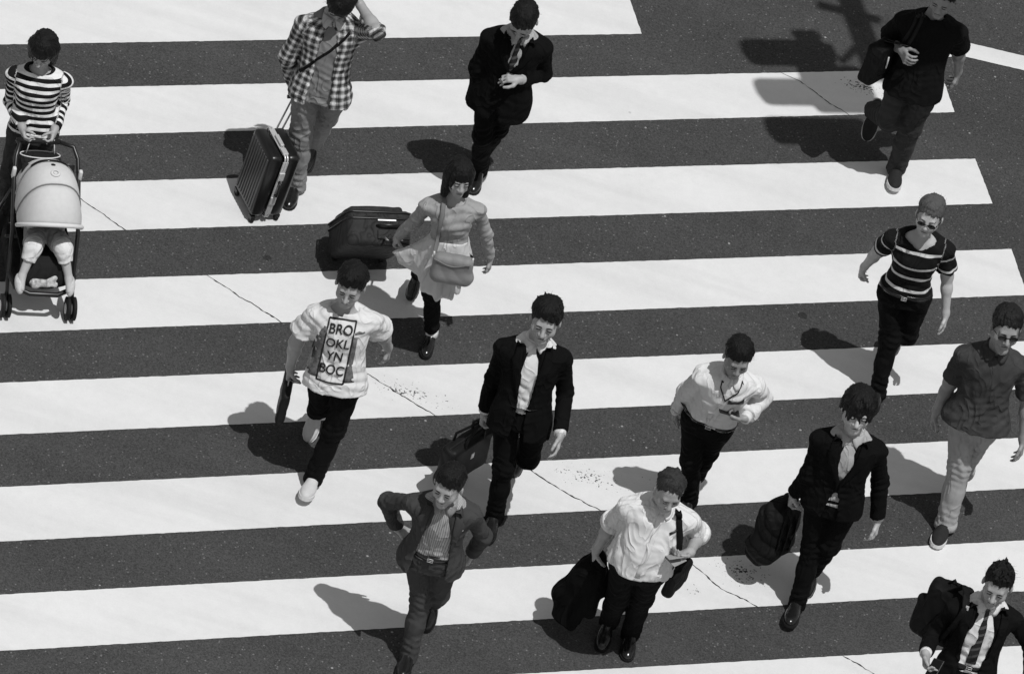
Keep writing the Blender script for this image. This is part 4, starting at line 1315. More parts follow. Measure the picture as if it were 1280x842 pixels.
for s in 'RL': p.sock(s, WHITE, .05)

# --- man looking at his phone
P7 = p = Person('phone_man', 'man in white long-sleeved shirt with lanyard, looking down at his phone', MAN)
p.body(SKIN_TAN, hands={'R': dict(curl=.6), 'L': dict(curl=.75, n=A(.1, .2, 1), th=A(.2, -1, .1), d=A(-1, -.2, 0))})
p.hair('short')
p.trousers(TROUSER, (.087, .063, .057, .057))
sh = p.shirt('shirt', WHITE, .012, .10, 1.0, .93, (.054, .052, .046), .0105, flare=.10)
p.collar(WHITE, sh, on=('shirt',))
for s in 'RL': p.cuff(s, WHITE, sh, .045, .038, .03)
p.belt(('trousers', 'shirt'), LEATHER, .11)
ly = p.strip('lanyard', ('shirt',), dense([(1.0, -.062), (.86, -.055), (.70, .0)], 5), NYLON, None, .0065, .010, .003)
p.strip('lanyard', ('shirt',), dense([(1.0, .062), (.86, .055), (.70, .0)], 5), NYLON, None, .0065, .010, .003)
p.strip('pocket_badge', ('shirt',), dense([(.69, .02), (.695, .115)], 4), PLASTIC, None, .030, .012, .008)
p.strip('placket', ('shirt',), dense([(.92, 0), (.12, 0)], 8), WHITE, sh, .030, .0025, .003)
p.watch('L')
p.shoes('leather')
for s in 'RL': p.sock(s, NYLON, .09)

# --- heavy man with rolled sleeves
P8 = p = Person('heavy_man', 'stout man in white shirt with rolled sleeves, carrying a dark jacket', HEAVY)
p.browmat = HAIR_GREY
p.body(SKIN, hands={'R': GRIP, 'L': dict(curl=.85, n=A(-.5, -.1, .8), th=A(-.1, -1, .3), d=A(-.7, -.7, 0))}, jowl=.008)
p.hair('thin', HAIR_GREY)
p.trousers(TROUSER, (.090, .067, .060, .060), fold=.005)
sh = p.shirt('shirt', WHITE, .014, .04, 1.0, .47, (.062, .066, .066), .0105, flare=.10)
p.collar(WHITE, sh, on=('shirt',))
p.strip('placket', ('shirt',), dense([(.92, 0), (.08, 0)], 8), WHITE, sh, .032, .0025, .003)
for s in 'RL':
    e, shd = getattr(p.fr, 'el' + s), getattr(p.fr, 'sh' + s); d = unit(e - shd)
    MB().lathe(e - d * .06, d, [(.058, 0), (.074, .004), (.076, .050), (.060, .058)]).build('rolled_cuff', WHITE, sh, p.o, True)
p.strip('pen', ('shirt',), dense([(.72, .085), (.77, .125)], 3), PLASTIC, None, .016, .008, .006)
p.shoes('leather')
for s in 'RL': p.sock(s, NYLON, .09)

# --- grey suit man, elbow out
P9 = p = Person('grey_suit_man', 'man in charcoal grey suit and striped shirt, elbow out, hand at hip', MAN)
p.body(armk=.90, skin=SKIN, hands={'R': dict(curl=.6, d=A(.7, .2, -.5)), 'L': dict(curl=.7)})
p.hair('short')
j, op = suit(p, GREYSUIT, PINSTRIPE, [(1.0, .058), (.9, .070), (.6, .080), (.3, .092), (.0, .105), (-.4, .13)], cuffs='', flare=.10, t0=-.16)
p.belt(('trousers', 'shirt'), LEATHER, .13)
p.strip('pocket_square', ('jacket',), dense([(.70, .105), (.715, .135)], 2), WHITE, j, .016, .010, .004)
p.shoes('leather')
for s in 'RL': p.sock(s, NYLON, .09)

# --- long haired man with a bag
P10 = p = Person('longhair_man', 'slim man in black suit with long tousled fringe, carrying a soft bag', MAN)
p.body(armk=.90, skin=SKIN_PALE, hands={'R': GRIP, 'L': dict(curl=.5)})
p.hair('long')
j, op = suit(p, SUIT, PALEGREY, [(1.0, .058), (.9, .062), (.65, .045), (.44, .010), (.36, -.03), (.25, .0), (.16, .028), (-.25, .06)], cuffs='RL', flare=.05, t0=-.14, legs=(.084, .062, .054, .052), shirt_t0=.02)
p.watch('L')
p.shoes('leather')
for s in 'RL': p.sock(s, NYLON, .09)

# --- woman in striped tee
P11 = p = Person('stripe_woman', 'short-haired woman in black top with white stripes, black trousers and sunglasses', WOMAN)
p.browmat = HAIR_ASH
p.body(SKIN_PALE, hands={'R': FIST, 'L': dict(curl=.28)})
p.hair('short', HAIR_ASH)
p.trousers(TROUSER, (.087, .064, .054, .052), fold=.005, roll=1)
BANDS = surf('striped_jersey', .5, .9, .15, .05, 40, .25, pattern=stripes_pat(.008, .66, .105, .20, 1, .32))
p.shirt('striped_top', BANDS, .011, .03, 1.0, .36, (.052, .054, .05), .006, flare=.04, sleeve_flare=.012, attr=True, neckcut=tee_neck(p.fr, .104, .06))
p.belt(('trousers', 'striped_top'), LEATHER, .05)
p.glasses()
p.watch('L', PLASTIC, .028)
p.shoes('leather')

# --- man in dark polo and sunglasses
P12 = p = Person('sunglass_man', 'tall man in dark grey polo shirt, pale chinos and sunglasses', MAN)
p.body(SKIN_TAN, hands={'R': dict(curl=.45), 'L': dict(curl=.4)})
p.hair('short', HAIR_BROWN)
p.trousers(CHINO, (.086, .065, .060, .060), fold=.006, roll=1)
po = p.shirt('polo_shirt', DARKPOLO, .009, -.10, 1.02, .42, (.052, .054, .05), .0055, flare=.14, sleeve_flare=.012, neckcut=tee_neck(p.fr, .074))
p.collar(DARKPOLO, po, .028, on=('polo_shirt',))
p.glasses()
p.shoes('sneaker', DARKSNEAKER, WHITERUBBER)

# --- man in striped tie, bottom right
P13 = p = Person('tie_man', 'man in black suit and diagonally striped tie wearing a backpack', MAN)
p.body(armk=.90, skin=SKIN, hands={'R': dict(curl=.85, n=A(.6, .1, .5), th=A(.3, -1, .4), d=A(.25, -.8, -.35)), 'L': dict(curl=.4)})
p.hair('spiky')
j, op = suit(p, SUIT2, WHITE, [(1.0, .064), (.9, .080), (.6, .085), (.35, .075), (.15, .06), (-.3, .07)], cuffs='RL', tie=.22, flare=.05)
p.belt(('trousers', 'shirt'), LEATHER, .15)
p.shoes('leather')
for s in 'RL': p.sock(s, NYLON, .09)

# --- woman behind the stroller
P14 = p = Person('stroller_woman', 'woman with dark bob in black and white striped top, pushing a stroller', WOMAN)
p.body(hands={'R': GRIP, 'L': GRIP})
p.hair('bob')
p.trousers(DENIM, (.088, .066, .058, .056), fold=.005)
p.shirt('striped_top', STRIPETOP, .010, .0, 1.02, .95, (.050, .046, .042), .0045, flare=.05, attr=True, neckcut=tee_neck(p.fr, .070))
p.shoes('leather', DARKSNEAKER)

# ---------------------------------------------------------------- what they carry, push and pull
X, Y, Z = A(1, 0, 0), A(0, 1, 0), A(0, 0, 1)
def yaw_axes(deg, tilt=0.0, tilt_side=0.0):
    """right, forward-into-the-picture and up axes turned by deg about the vertical, then tipped backwards by tilt"""
    a = math.radians(deg); r = A(math.cos(a), math.sin(a), 0); f = A(-math.sin(a), math.cos(a), 0); u = A(0, 0, 1)
    t = math.radians(tilt); f, u = f * math.cos(t) - u * math.sin(t), u * math.cos(t) + f * math.sin(t)
    t = math.radians(tilt_side); r, u = r * math.cos(t) + u * math.sin(t), u * math.cos(t) - r * math.sin(t)
    return np.array([r, f, u])

def soft(name, build, c, size, res, mat, root, o, seed, amp=.004, freq=40, zs=1.0):
    F = Field(); build(F)
    F.post = lambda P: amp * fold_noise(P * np.array([1, 1, zs]), seed, freq)
    return field_obj(name, F, c - size, c + size, res, mat, root, o)[0]

# --- briefcase of the suit man: a soft leather bag with two handles
fr = P1.fr; h = P1.palmR + A(-.01, .02, -.02)
t = thing('briefcase', 'black leather briefcase with two looped handles hanging beside the walking suit man', 'briefcase', (h[0] - .02, h[1] + .02, 0)); o = np.array(t.location)
ax = yaw_axes(62, 0, 0); c = h + A(-.055, .0, -.30)
body = soft('bag_body', lambda F: (F.box(c, ax, A(.205, .055, .145), .03), F.rc(c - ax[0] * .17 - Z * .12, c + ax[0] * .17 - Z * .12, .055, .055, .03)), c, A(.3, .3, .25), .0065, BAGLEATHER, t, o, 3)
for sg in (-1, 1):
    b = c + ax[1] * sg * .045 + Z * .13
    MB().tube([b - ax[0] * .10 - Z * .05, b - ax[0] * .085 + Z * .06, h - ax[0] * .045 + ax[1] * sg * .008 + Z * .0, h + ax[0] * .045 + ax[1] * sg * .008, b + ax[0] * .085 + Z * .06, b + ax[0] * .10 - Z * .05], .009, 8).build('handle', BAGLEATHER, t, o, True)
MB().box(c + Z * .147, ax, A(.19, .006, .005), .002).build('zip', PLASTIC, t, o)
for k in (-1, 1): MB().box(c + ax[1] * .056 * k + Z * .03, ax, A(.016, .006, .022), .003).build('clasp', METAL, t, o)

# --- slim case of the young man
h = P2.palmR
t = thing('slim_case', 'slim black document case held low in the bare right hand of the T-shirt wearer', 'case', (h[0], h[1], 0)); o = np.array(t.location)
ax = yaw_axes(96, 0, 2); c = h + A(-.01, -.01, -.14)
soft('case_body', lambda F: F.box(c, ax, A(.165, .028, .125), .026), c, A(.25, .25, .2), .006, BAGLEATHER, t, o, 8, .003)
MB().tube([c - ax[0] * .15 + Z * .118, c + Z * .129, c + ax[0] * .15 + Z * .118], .004, 6).build('zip', METAL, t, o, True)

# --- carried jacket, shoulder bag and papers of the stout man
h = P8.palmR
t = thing('jacket', 'dark suit jacket hanging folded from the right hand of the stout man', 'jacket', (h[0], h[1], 0)); o = np.array(t.location)
def drape(F):
    F.rc(h + Z * .01, h + A(-.03, .0, -.16), .040, .075, .03)
    F.rc(h + A(-.02, 0, -.10), h + A(-.13, .02, -.36), .060, .060, .05)
    F.rc(h + A(.0, .0, -.10), h + A(-.05, -.04, -.50), .065, .075, .05)
    F.rc(h + A(.03, .0, -.05), h + A(.055, -.03, -.40), .045, .045, .03)
    F.rc(h + A(-.10, .02, -.32), h + A(-.10, .0, -.50), .055, .045, .04)
    F.rc(h + A(.02, .0, .0), h + A(.10, .03, -.26), .035, .036, .03)
    F.cut(lambda P: -(P[:, 2] - (h[2] - .52 - .12 * (P[:, 0] - h[0]))))
soft('cloth', drape, h + A(0, 0, -.25), A(.34, .3, .42), .0075, SUIT, t, o, 5, .013, 50, .22)

fr = P8.fr; c = fr.pt(.02, .235, -.03)
t = thing('shoulder_bag', 'flat black shoulder bag at the left hip of the stout man', 'bag', (c[0], c[1], 0)); o = np.array(t.location)
ax = yaw_axes(70)
soft('bag_body', lambda F: F.box(c - Z * .06, ax, A(.115, .036, .10), .03), c, A(.28, .28, .28), .007, NYLON, t, o, 6, .005)
P8.strip('strap', ('shirt',), dense([(1.0, .092), (.93, .108), (.8, .130), (.6, .165), (.38, .19), (.2, .20)], 4), NYLON, t, .036, .010, .004, origin=o)
h = P8.palmL
t = thing('papers', 'crumpled folded papers gripped in the left hand of the stout man', 'papers', (h[0], h[1], 0)); o = np.array(t.location)
m = MB()
for k in range(2):
    ax2 = yaw_axes(20 + 25 * k, 30 - 24 * k, 12)
    m.box(h + A(-.02 + .006 * k, -.01, -.012 - .012 * k), ax2, A(.045, .075 - .006 * k, .0022), .001)
m.build('paper_stack', surf('grey_paper', .30, .7, .3, .3, 40, .2), t, o)

# --- soft bag of the long haired man
h = P10.palmR
t = thing('bag', 'slouching black soft bag hanging from the right hand of the long-haired man', 'bag', (h[0], h[1], 0)); o = np.array(t.location)
ax = yaw_axes(58); c = h + A(-.05, .015, -.26)
def soft_bag(F):
    F.box(c, ax, A(.15, .085, .20), .07, .03)
    F.rc(c - ax[0] * .08 - Z * .12, c + ax[0] * .08 - Z * .14, .10, .09, .05)
    F.rc(c + Z * .17 - ax[0] * .07, c + Z * .20 + ax[0] * .05, .05, .045, .05)
soft('bag_body', soft_bag, c, A(.3, .3, .34), .007, NYLON, t, o, 11, .011, 42)
for sg in (-1, 1):
    MB().tube([c + Z * .17 - ax[0] * .06 + ax[1] * .03 * sg, h + Z * .005 - ax[0] * .02 + ax[1] * .008 * sg, h + Z * .005 + ax[0] * .03 + ax[1] * .008 * sg, c + Z * .17 + ax[0] * .07 + ax[1] * .03 * sg], .011, 8, .5).build('handle', NYLON, t, o, True)
m = MB()
for k in range(3): m.tube([c + ax[1] * -.09 + ax[0] * (-.08 + .07 * k) + Z * .15, c - ax[1] * .102 + ax[0] * (-.085 + .075 * k) + Z * .0, c - ax[1] * .10 + ax[0] * (-.08 + .07 * k) - Z * .14], .010, 6, .4)
m.build('strap', BAGLEATHER, t, o, True)

# --- backpack of the man in the striped tie
fr = P13.fr; c = fr.pt(.46, -.19, -.19)
t = thing('backpack', 'bulky black backpack hanging behind the right shoulder of the man in the striped tie', 'backpack', (c[0], c[1], 0)); o = np.array(t.location)
S_1, W_1 = fr.axes(np.array([.6])); ax = np.array([unit(S_1[0] + W_1[0] * .35), unit(W_1[0] - S_1[0] * .35), fr.up])
def pack(F):
    F.box(c, ax, A(.130, .080, .195), .05, .03)
    F.box(c - ax[0] * .02 - ax[1] * .09 - ax[2] * .07, ax, A(.10, .045, .10), .03, .02)
    F.rc(c - ax[0] * .13 - ax[2] * .15, c - ax[0] * .14 + ax[2] * .03, .05, .045, .03)
soft('pack_body', pack, c, A(.4, .4, .4), .008, NYLON, t, o, 13, .007)
pts = [c + ax[2] * .17 + ax[1] * .05, fr.pt(1.0, -.135, -.08), fr.pt(1.01, -.135, .0)]
for t_, u_ in ((.92, -.135), (.78, -.145), (.6, -.155), (.45, -.165)): pts.append(P13.front(('jacket',), t_, u_, .012)[0])
pts += [fr.pt(.33, -.19, .0), c - ax[2] * .12 + ax[1] * .06]
MB().tube(pts, .024, 8, .28).build('strap', NYLON, t, o, True)
MB().tube([c + ax[2] * .19 - ax[0] * .03, c + ax[2] * .23, c + ax[2] * .19 + ax[0] * .03], .008, 8).build('handle', NYLON, t, o, True)
q = P13.front(('jacket',), .93, -.128, .018)[0]
MB().box(q, ax, A(.010, .004, .014), .002).build('buckle', METAL, t, o)

def phone(c, ax, label, sz=(.036, .072, .005)):
    t = thing('phone', label, 'phone', (c[0], c[1], 0)); o = np.array(t.location)
    MB().box(c, ax, A(*sz), .004).build('phone_case', PLASTIC, t, o)
    MB().box(c + ax[2] * (sz[2] + .0006), ax, A(sz[0] * .88, sz[1] * .86, .0005)).build('screen', LENS, t, o)
phone(P7.palmL + A(-.03, -.01, .012), yaw_axes(-70, 15), 'small dark phone resting in the palm of the man in white shirt')
phone(P13.palmR + A(.03, -.02, .0), yaw_axes(-15, -25, 20), 'dark phone gripped in the right hand of the man in the striped tie')

# --- shoulder bag of the man in the black tee
fr = P5.fr; c = fr.pt(.22, -.235, -.01)
t = thing('shoulder_bag', 'black shoulder bag with metal buckles at the side of the man in black T-shirt', 'bag', (c[0], c[1], 0)); o = np.array(t.location)
ax = yaw_axes(62, 0, -6)
soft('bag_body', lambda F: (F.box(c - Z * .02, ax, A(.19, .055, .15), .03), F.box(c + Z * .02 - ax[1] * .05, ax, A(.185, .012, .11), .01, .01)), c, A(.33, .33, .28), .007, NYLON, t, o, 21, .004)
for du in (0, .034):
    P5.strip('strap', ('t_shirt',), dense([(1.0, -.105 + du), (.9, -.115 + du), (.75, -.13 + du), (.55, -.15 + du)], 4), BAGLEATHER, t, .020, .008, .004, origin=o)
    MB().tube([fr.pt(.56, -.15 + du, .13), c + Z * .14 - ax[0] * (.06 - du), c + Z * .10 - ax[0] * (.06 - du)], .010, 8, .4).build('strap', BAGLEATHER, t, o, True)
for k in (-1, 1): MB().tube([c - ax[1] * .07 + ax[0] * .08 * k + Z * .06, c - ax[1] * .075 + ax[0] * .08 * k - Z * .03], .006, 6).build('buckle', METAL, t, o, True)

# --- crossbody bag of the woman with the case
fr = P6.fr; c = fr.pt(.11, .055, .19)
t = thing('crossbody_bag', 'grey soft leather crossbody bag on the front of the woman in the skirt', 'bag', (c[0], c[1], 0)); o = np.array(t.location)
S_1, W_1 = fr.axes(np.array([.0])); ax = np.array([S_1[0], W_1[0], fr.up])
GREYLEATHER = surf('grey_soft_leather', .21, .55, .3, .15, 25, .35)
soft('bag_body', lambda F: (F.box(c, ax, A(.125, .045, .095), .04), F.rc(c - ax[0] * .08 - ax[2] * .06, c + ax[0] * .08 - ax[2] * .06, .055, .055, .03)), c, A(.25, .25, .22), .0065, GREYLEATHER, t, o, 31, .0025)
MB().tube([c + ax[0] * x + ax[1] * .047 + ax[2] * (.062 - .02 * math.cos(x * 22)) for x in np.linspace(-.115, .115, 9)], .006, 6).build('flap_edge', surf('darker_grey_strap', .16), t, o, True)
for k in (-1, 1): MB().tube([c + ax[0] * k * .118 + ax[2] * .055, c + ax[0] * k * .122 + ax[2] * .10], .007, 8).build('ring', METAL, t, o, True)
pts = [c - ax[0] * .12 + ax[2] * .09]
for t_, u_ in ((.35, -.066), (.5, -.066), (.65, -.066), (.8, -.064), (.92, -.062)): pts.append(P6.front(('top', 'skirt'), t_, u_, .010)[0])
pts += [fr.pt(1.0, -.062, -.02), fr.pt(.93, -.04, -.10)]
MB().tube(pts, .014, 8, .3).build('strap', surf('darker_grey_strap', .11, .6, .3, .15, 30, .1), t, o, True)

# --- trunk case with ribbed shells and a metal frame, pulled by the plaid shirt man
def wheel(mb, c, axis, r, w):
    mb.lathe(c - unit(axis) * w / 2, axis, [(r * .75, 0), (r, w * .15), (r, w * .85), (r * .75, w)], 18)
t = thing('trunk_case', 'black ribbed hard-shell trunk case with shiny metal edges standing beside the plaid shirt man', 'suitcase', (-1.75, .53, 0)); o = np.array(t.location)
ax = yaw_axes(33.3, 0, -5); R_, F_, U_ = ax
c = A(-1.775, .52, .295)
hx, hy, hz = .105, .155, .245
SHELL = surf('glossy_black_shell', .008, .3, .5, .15, 30, .08)
for sg in (-1, 1):
    m = MB(); m.box(c + R_ * sg * (hx * .5 + .008), ax, A(hx * .5 - .004, hy, hz), .028)
    sh = m.build('shell', SHELL, t, o, True)
    m = MB()
    for k in range(9): m.box(c + R_ * sg * (hx + .004) + F_ * (-.120 + .030 * k), ax, A(.005, .0085, hz - .035), .004)
    m.build('rib', surf('worn_black_rib', .06, .4, .5, .2, 30, .1), sh, o)
m = MB()
for off in (-.0085, .0085):
    P_ = []
    for sy, sz in ((-1, -1), (-1, 1), (1, 1), (1, -1)):
        for k in range(5):
            a0 = {(-1, -1): 180, (-1, 1): 90, (1, 1): 0, (1, -1): 270}[(sy, sz)]; an = math.radians(a0 + (90 - 22.5 * k))
            P_.append(c + R_ * off + F_ * (sy * (hy - .026) + .030 * math.cos(an)) + U_ * (sz * (hz - .026) + .030 * math.sin(an)))
    m.tube(P_, .0062, 8, closed=True)
m.build('frame', METAL, t, o, True)
m = MB(); m.box(c - F_ * (hy + .004), ax, A(.019, .004, hz - .03), .002); m.box(c + U_ * (hz + .004), ax, A(.019, hy - .03, .004), .002)
m.build('edge_strip', METAL, t, o)
for q, hs in ((c - F_ * (hy + .010) + U_ * .10, A(.019, .006, .030)), (c - F_ * (hy + .010) - U_ * .10, A(.019, .006, .030)), (c + U_ * (hz + .010) - F_ * .10, A(.019, .03, .006))): MB().box(q, ax, hs, .003).build('latch', METAL, t, o)
MB().tube([c - F_ * (hy + .006) - U_ * .055, c - F_ * (hy + .032) - U_ * .045, c - F_ * (hy + .032) + U_ * .045, c - F_ * (hy + .006) + U_ * .055], .009, 8).build('grip', PLASTIC, t, o, True)
MB().box(c + U_ * (hz + .022) - F_ * .005, ax, A(.013, .055, .008), .006).build('top_grip', METAL, t, o)
hnd = P4.palmR
m = MB()
b0 = c + U_ * hz + F_ * (hy - .03) + R_ * .06; b1 = b0 - R_ * .04 + F_ * .0
for b, k in ((b0, 1), (b1, -1)): m.tube([b - U_ * .1, hnd + R_ * .022 * k - U_ * .02], .0062, 8)
m.build('pull_rod', METAL, t, o, True)
MB().tube([hnd - R_ * .06, hnd + R_ * .06], .013, 10).build('pull_handle', PLASTIC, t, o, True)
for sx in (-1, 1):
    for sy in (-1, 1):
        q = c + R_ * sx * .085 + F_ * sy * .13 - U_ * hz; q[2] = .026
        m = MB(); wheel(m, q, R_, .025, .022); w_ = m.build('wheel', RUBBER, t, o, True)
        MB().box(q + Z * .018, ax, A(.016, .022, .014), .004).build('caster', PLASTIC, w_, o)

# --- soft wheeled suitcase, tipped on its wheels, handle end towards the viewer
t = thing('wheeled_suitcase', 'dark grey soft wheeled suitcase tipped over and pulled by the short-haired woman', 'suitcase', (-1.0, .15, 0)); o = np.array(t.location)
ax = yaw_axes(22, -38); R_, F_, U_ = ax         # U_ runs from the wheels to the handle end, F_ is the side that looks up
hx, hy, hz = .205, .115, .245
c = A(-.985, .06, .50) - U_ * hz
CASECLOTH = surf('dark_grey_case_cloth', .022, .7, .25, .3, 40, .4)
soft('case_body', lambda F: (F.box(c, ax, A(hx, hy, hz), .035), F.box(c + F_ * (hy + .006) - U_ * .02, ax, A(hx - .03, .03, hz - .06), .025, .01)), c, A(.45, .45, .45), .0075, CASECLOTH, t, o, 41, .003)
m = MB()
for fy in (.055, .095):
    P_ = []
    for sx, sz in ((-1, -1), (-1, 1), (1, 1), (1, -1)):
        for k in range(4):
            a0 = {(-1, -1): 180, (-1, 1): 90, (1, 1): 0, (1, -1): 270}[(sx, sz)]; an = math.radians(a0 + (90 - 30 * k))
            P_.append(c + F_ * fy + R_ * (sx * (hx - .034) + .038 * math.cos(an)) + U_ * (sz * (hz - .034) + .038 * math.sin(an)))
    m.tube(P_, .0055, 6, closed=True)
m.build('zip', PLASTIC, t, o, True)
e = c + U_ * (hz + .004)
MB().box(e + F_ * .045 + R_ * .045, ax, A(.060, .005, .005), .002).build('trim', METAL, t, o)
MB().box(e + R_ * .09 - F_ * .045, ax, A(.105, .030, .006), .003).build('handle_well', CASECLOTH, t, o)
MB().tube([e + R_ * -.02 + F_ * .01, e + R_ * .0 + F_ * .01 + U_ * .028, e + R_ * .12 + F_ * .01 + U_ * .028, e + R_ * .14 + F_ * .01], .008, 8).build('carry_handle', PLASTIC, t, o, True)
hnd = P6.palmR
m = MB()
for k in (-1, 1): m.tube([e + R_ * (.09 + .05 * k) - F_ * .05 - U_ * .05, hnd + R_ * .045 * k], .0065, 8)
m.build('pull_rod', METAL, t, o, True)
MB().tube([hnd - R_ * .075, hnd + R_ * .075], .013, 10).build('pull_handle', PLASTIC, t, o, True)
for k in (-1, 1):
    q = c - U_ * (hz + .005) + R_ * k * .15 - F_ * (hy - .04); q[2] = .036
    m = MB(); wheel(m, q, R_, .035, .026); w_ = m.build('wheel', RUBBER, t, o, True)
    MB().box(q + U_ * .03, ax, A(.024, .03, .028), .008).build('wheel_housing', PLASTIC, w_, o)

# ---------------------------------------------------------------- stroller, its bag and the child in it
O_ = A(-2.868, -1.053, 0); ya = math.radians(21)
SX, HD = A(math.cos(ya), math.sin(ya), 0), A(math.sin(ya), -math.cos(ya), 0)      # to the right in the picture, direction of travel
def sp(x, y, z): return O_ + SX * x * .87 + HD * y + Z * z
t = thing('stroller', 'stroller with pale hood and black frame pushed by the woman in stripes', 'stroller', tuple(sp(0, -.3, 0))); o = np.array(t.location)
HOOD = surf('pale_hood_fabric', .56, .85, .2, .08, 30, .3)
HOODRIM = surf('white_hood_rim', .62, .8, .2, .06, 30, .2)
SEATC = surf('black_seat_cloth', .014, .85, .15, .3, 30, .35)
hb = (P14.palmR + P14.palmL) / 2; hbl = np.array([(hb - O_) @ SX, (hb - O_) @ HD, hb[2]])
hx0, hy0, hz0 = hbl; hx0 /= .87
m = MB()
for k in (-1, 1):
    m.tube([sp(hx0 + .15 * k, hy0, hz0), sp(.195 * k, hy0 + .035, hz0 - .005), sp(.222 * k, hy0 + .10, hz0 - .045), sp(.232 * k, hy0 + .20, hz0 - .14), sp(.235 * k, -.16, .50), sp(.235 * k, -.02, .22), sp(.235 * k, .05, .12)], .0135, 10)
    m.tube([sp(.235 * k, hy0 + .22, hz0 - .20), sp(.238 * k, hy0 + .05, .35), sp(.24 * k, hy0 - .06, .10)], .012, 8)
m.tube([sp(-.235, -.30, .33), sp(.235, -.30, .33)], .010, 8)
m.build('frame', PLASTIC, t, o, True)
MB().tube([sp(hx0 - .155, hy0, hz0), sp(hx0 + .155, hy0, hz0)], .017, 12).build('handle_bar', RUBBER, t, o, True)
for k in (-1, 1):
    MB().box(sp(.238 * k, hy0 + .185, hz0 - .105), np.array([SX, HD, Z]), A(.012, .016, .040), .008).build('joint_cover', WHITERUBBER, t, o, True)
for x, y, r in ((-.235, .06, .075), (.235, .06, .075), (-.24, hy0 - .06, .09), (.24, hy0 - .06, .09)):
    for dx in ((-.022, .022) if r < .08 else (0,)):
        m = MB(); wheel(m, sp(x + dx, y, r + .004), SX, r, .026); w_ = m.build('wheel', RUBBER, t, o, True)
        m = MB(); wheel(m, sp(x + dx, y, r + .004), SX, r * .55, .029); m.build('hub', WHITERUBBER, w_, o, True)
m = MB()                                          # seat: back, base and leg rest in one padded sheet
prof = [(-.46, .78), (-.42, .62), (-.37, .44), (-.30, .385), (-.15, .40), (-.02, .415), (.03, .38), (.06, .30), (.075, .245)]
G1 = [[sp(.185 * u, y + .04 * u * u * (1 if z > .5 else 0), z + .05 * u * u) for u in np.linspace(-1, 1, 9)] for y, z in prof]
m.sheet(G1, [[q - Z * .02 - HD * .02 for q in row] for row in G1]); m.build('seat', SEATC, t, o, True)
m = MB(); m.tube([sp(-.235, -.03, .27), sp(-.20, .07, .245), sp(-.10, .115, .235), sp(.10, .115, .235), sp(.20, .07, .245), sp(.235, -.03, .27)], .016, 10)
m.build('foot_bar', PLASTIC, t, o, True)
m = MB(); m.box(sp(0, -.28, .22), np.array([SX, HD, Z]), A(.19, .20, .075), .03); m.build('basket', SEATC, t, o, True)
def hood_pt(a, v, lift=0.0):
    """a: angle from the back round over the top to the front edge, v: -1..1 across"""
    s = math.sin(v * math.pi / 2); cth = math.sqrt(max(0, 1 - abs(s) ** 2.6))
    rr = (.335 + lift)
    y = -.245 - math.cos(a) * rr * (.45 + .55 * cth); z = .575 + math.sin(a) * rr * (.10 + .90 * cth)
    return sp((.222 + lift) * s, y, z)
hood = None
angs = [(.30, 1.12), (1.12, 1.85), (1.85, 2.62)]
for i, (a0, a1) in enumerate(angs):
    G1 = []
    for a in np.linspace(a0, a1, 9):
        bulge = .006 * math.sin(math.pi * (a - a0) / (a1 - a0))
        G1.append([hood_pt(a, v, bulge) for v in np.linspace(-1, 1, 21)])
    G2 = [[q + (sp(0, -.245, .575) - q) * .03 for q in row] for row in G1]
    m = MB().sheet(G1, G2)
    hood = hood or t
    m.build('hood', HOOD, t, o, True)
m = MB()
for a in (1.12, 1.85): m.tube([hood_pt(a, v, .003) for v in np.linspace(-1, 1, 21)], .0045, 6)
m.build('hood_rib', surf('grey_piping', .2, .8, .2, .1, 30, 0), t, o, True)
MB().tube([hood_pt(2.62, v, .006) for v in np.linspace(-1, 1, 25)], .014, 8).build('hood_rim', HOODRIM, t, o, True)
MB().tube([hood_pt(1.14, v, .006) for v in np.linspace(-.42, .36, 11)], .010, 6, .5).build('window_slot', LENS, t, o, True)
q = hood_pt(1.6, .0, .004); nq = unit(q - sp(0, -.245, .575)); e1 = unit(np.cross(nq, HD)); e2 = np.cross(e1, nq)
m = MB().tube([q + (e1 * math.cos(k) + e2 * math.sin(k)) * .024 + nq * .004 for k in np.linspace(0, 6.283, 21)[:-1]], .008, 6, .5, closed=True)
m.lathe(q, nq, [(.012, 0), (.012, .006), (.006, .008)], 14)
m.build('round_badge', HOODRIM, t, o, True)
m = MB()
for k in (-1, 1): m.tube([sp(.10 * k, -.36, .66), sp(.07 * k, -.22, .56), sp(.0, -.17, .50)], .011, 6, .4)
for k in (-1, 1): m.tube([sp(.15 * k, -.24, .46), sp(.0, -.165, .49)], .011, 6, .4)
m.build('harness', PLASTIC, t, o, True)
MB().lathe(sp(0, -.155, .50), unit(HD + Z * .6), [(.018, 0), (.020, .006), (.014, .012)], 14).build('harness_buckle', surf('grey_plastic', .25, .5, .4, .05, 30, 0), t, o, True)

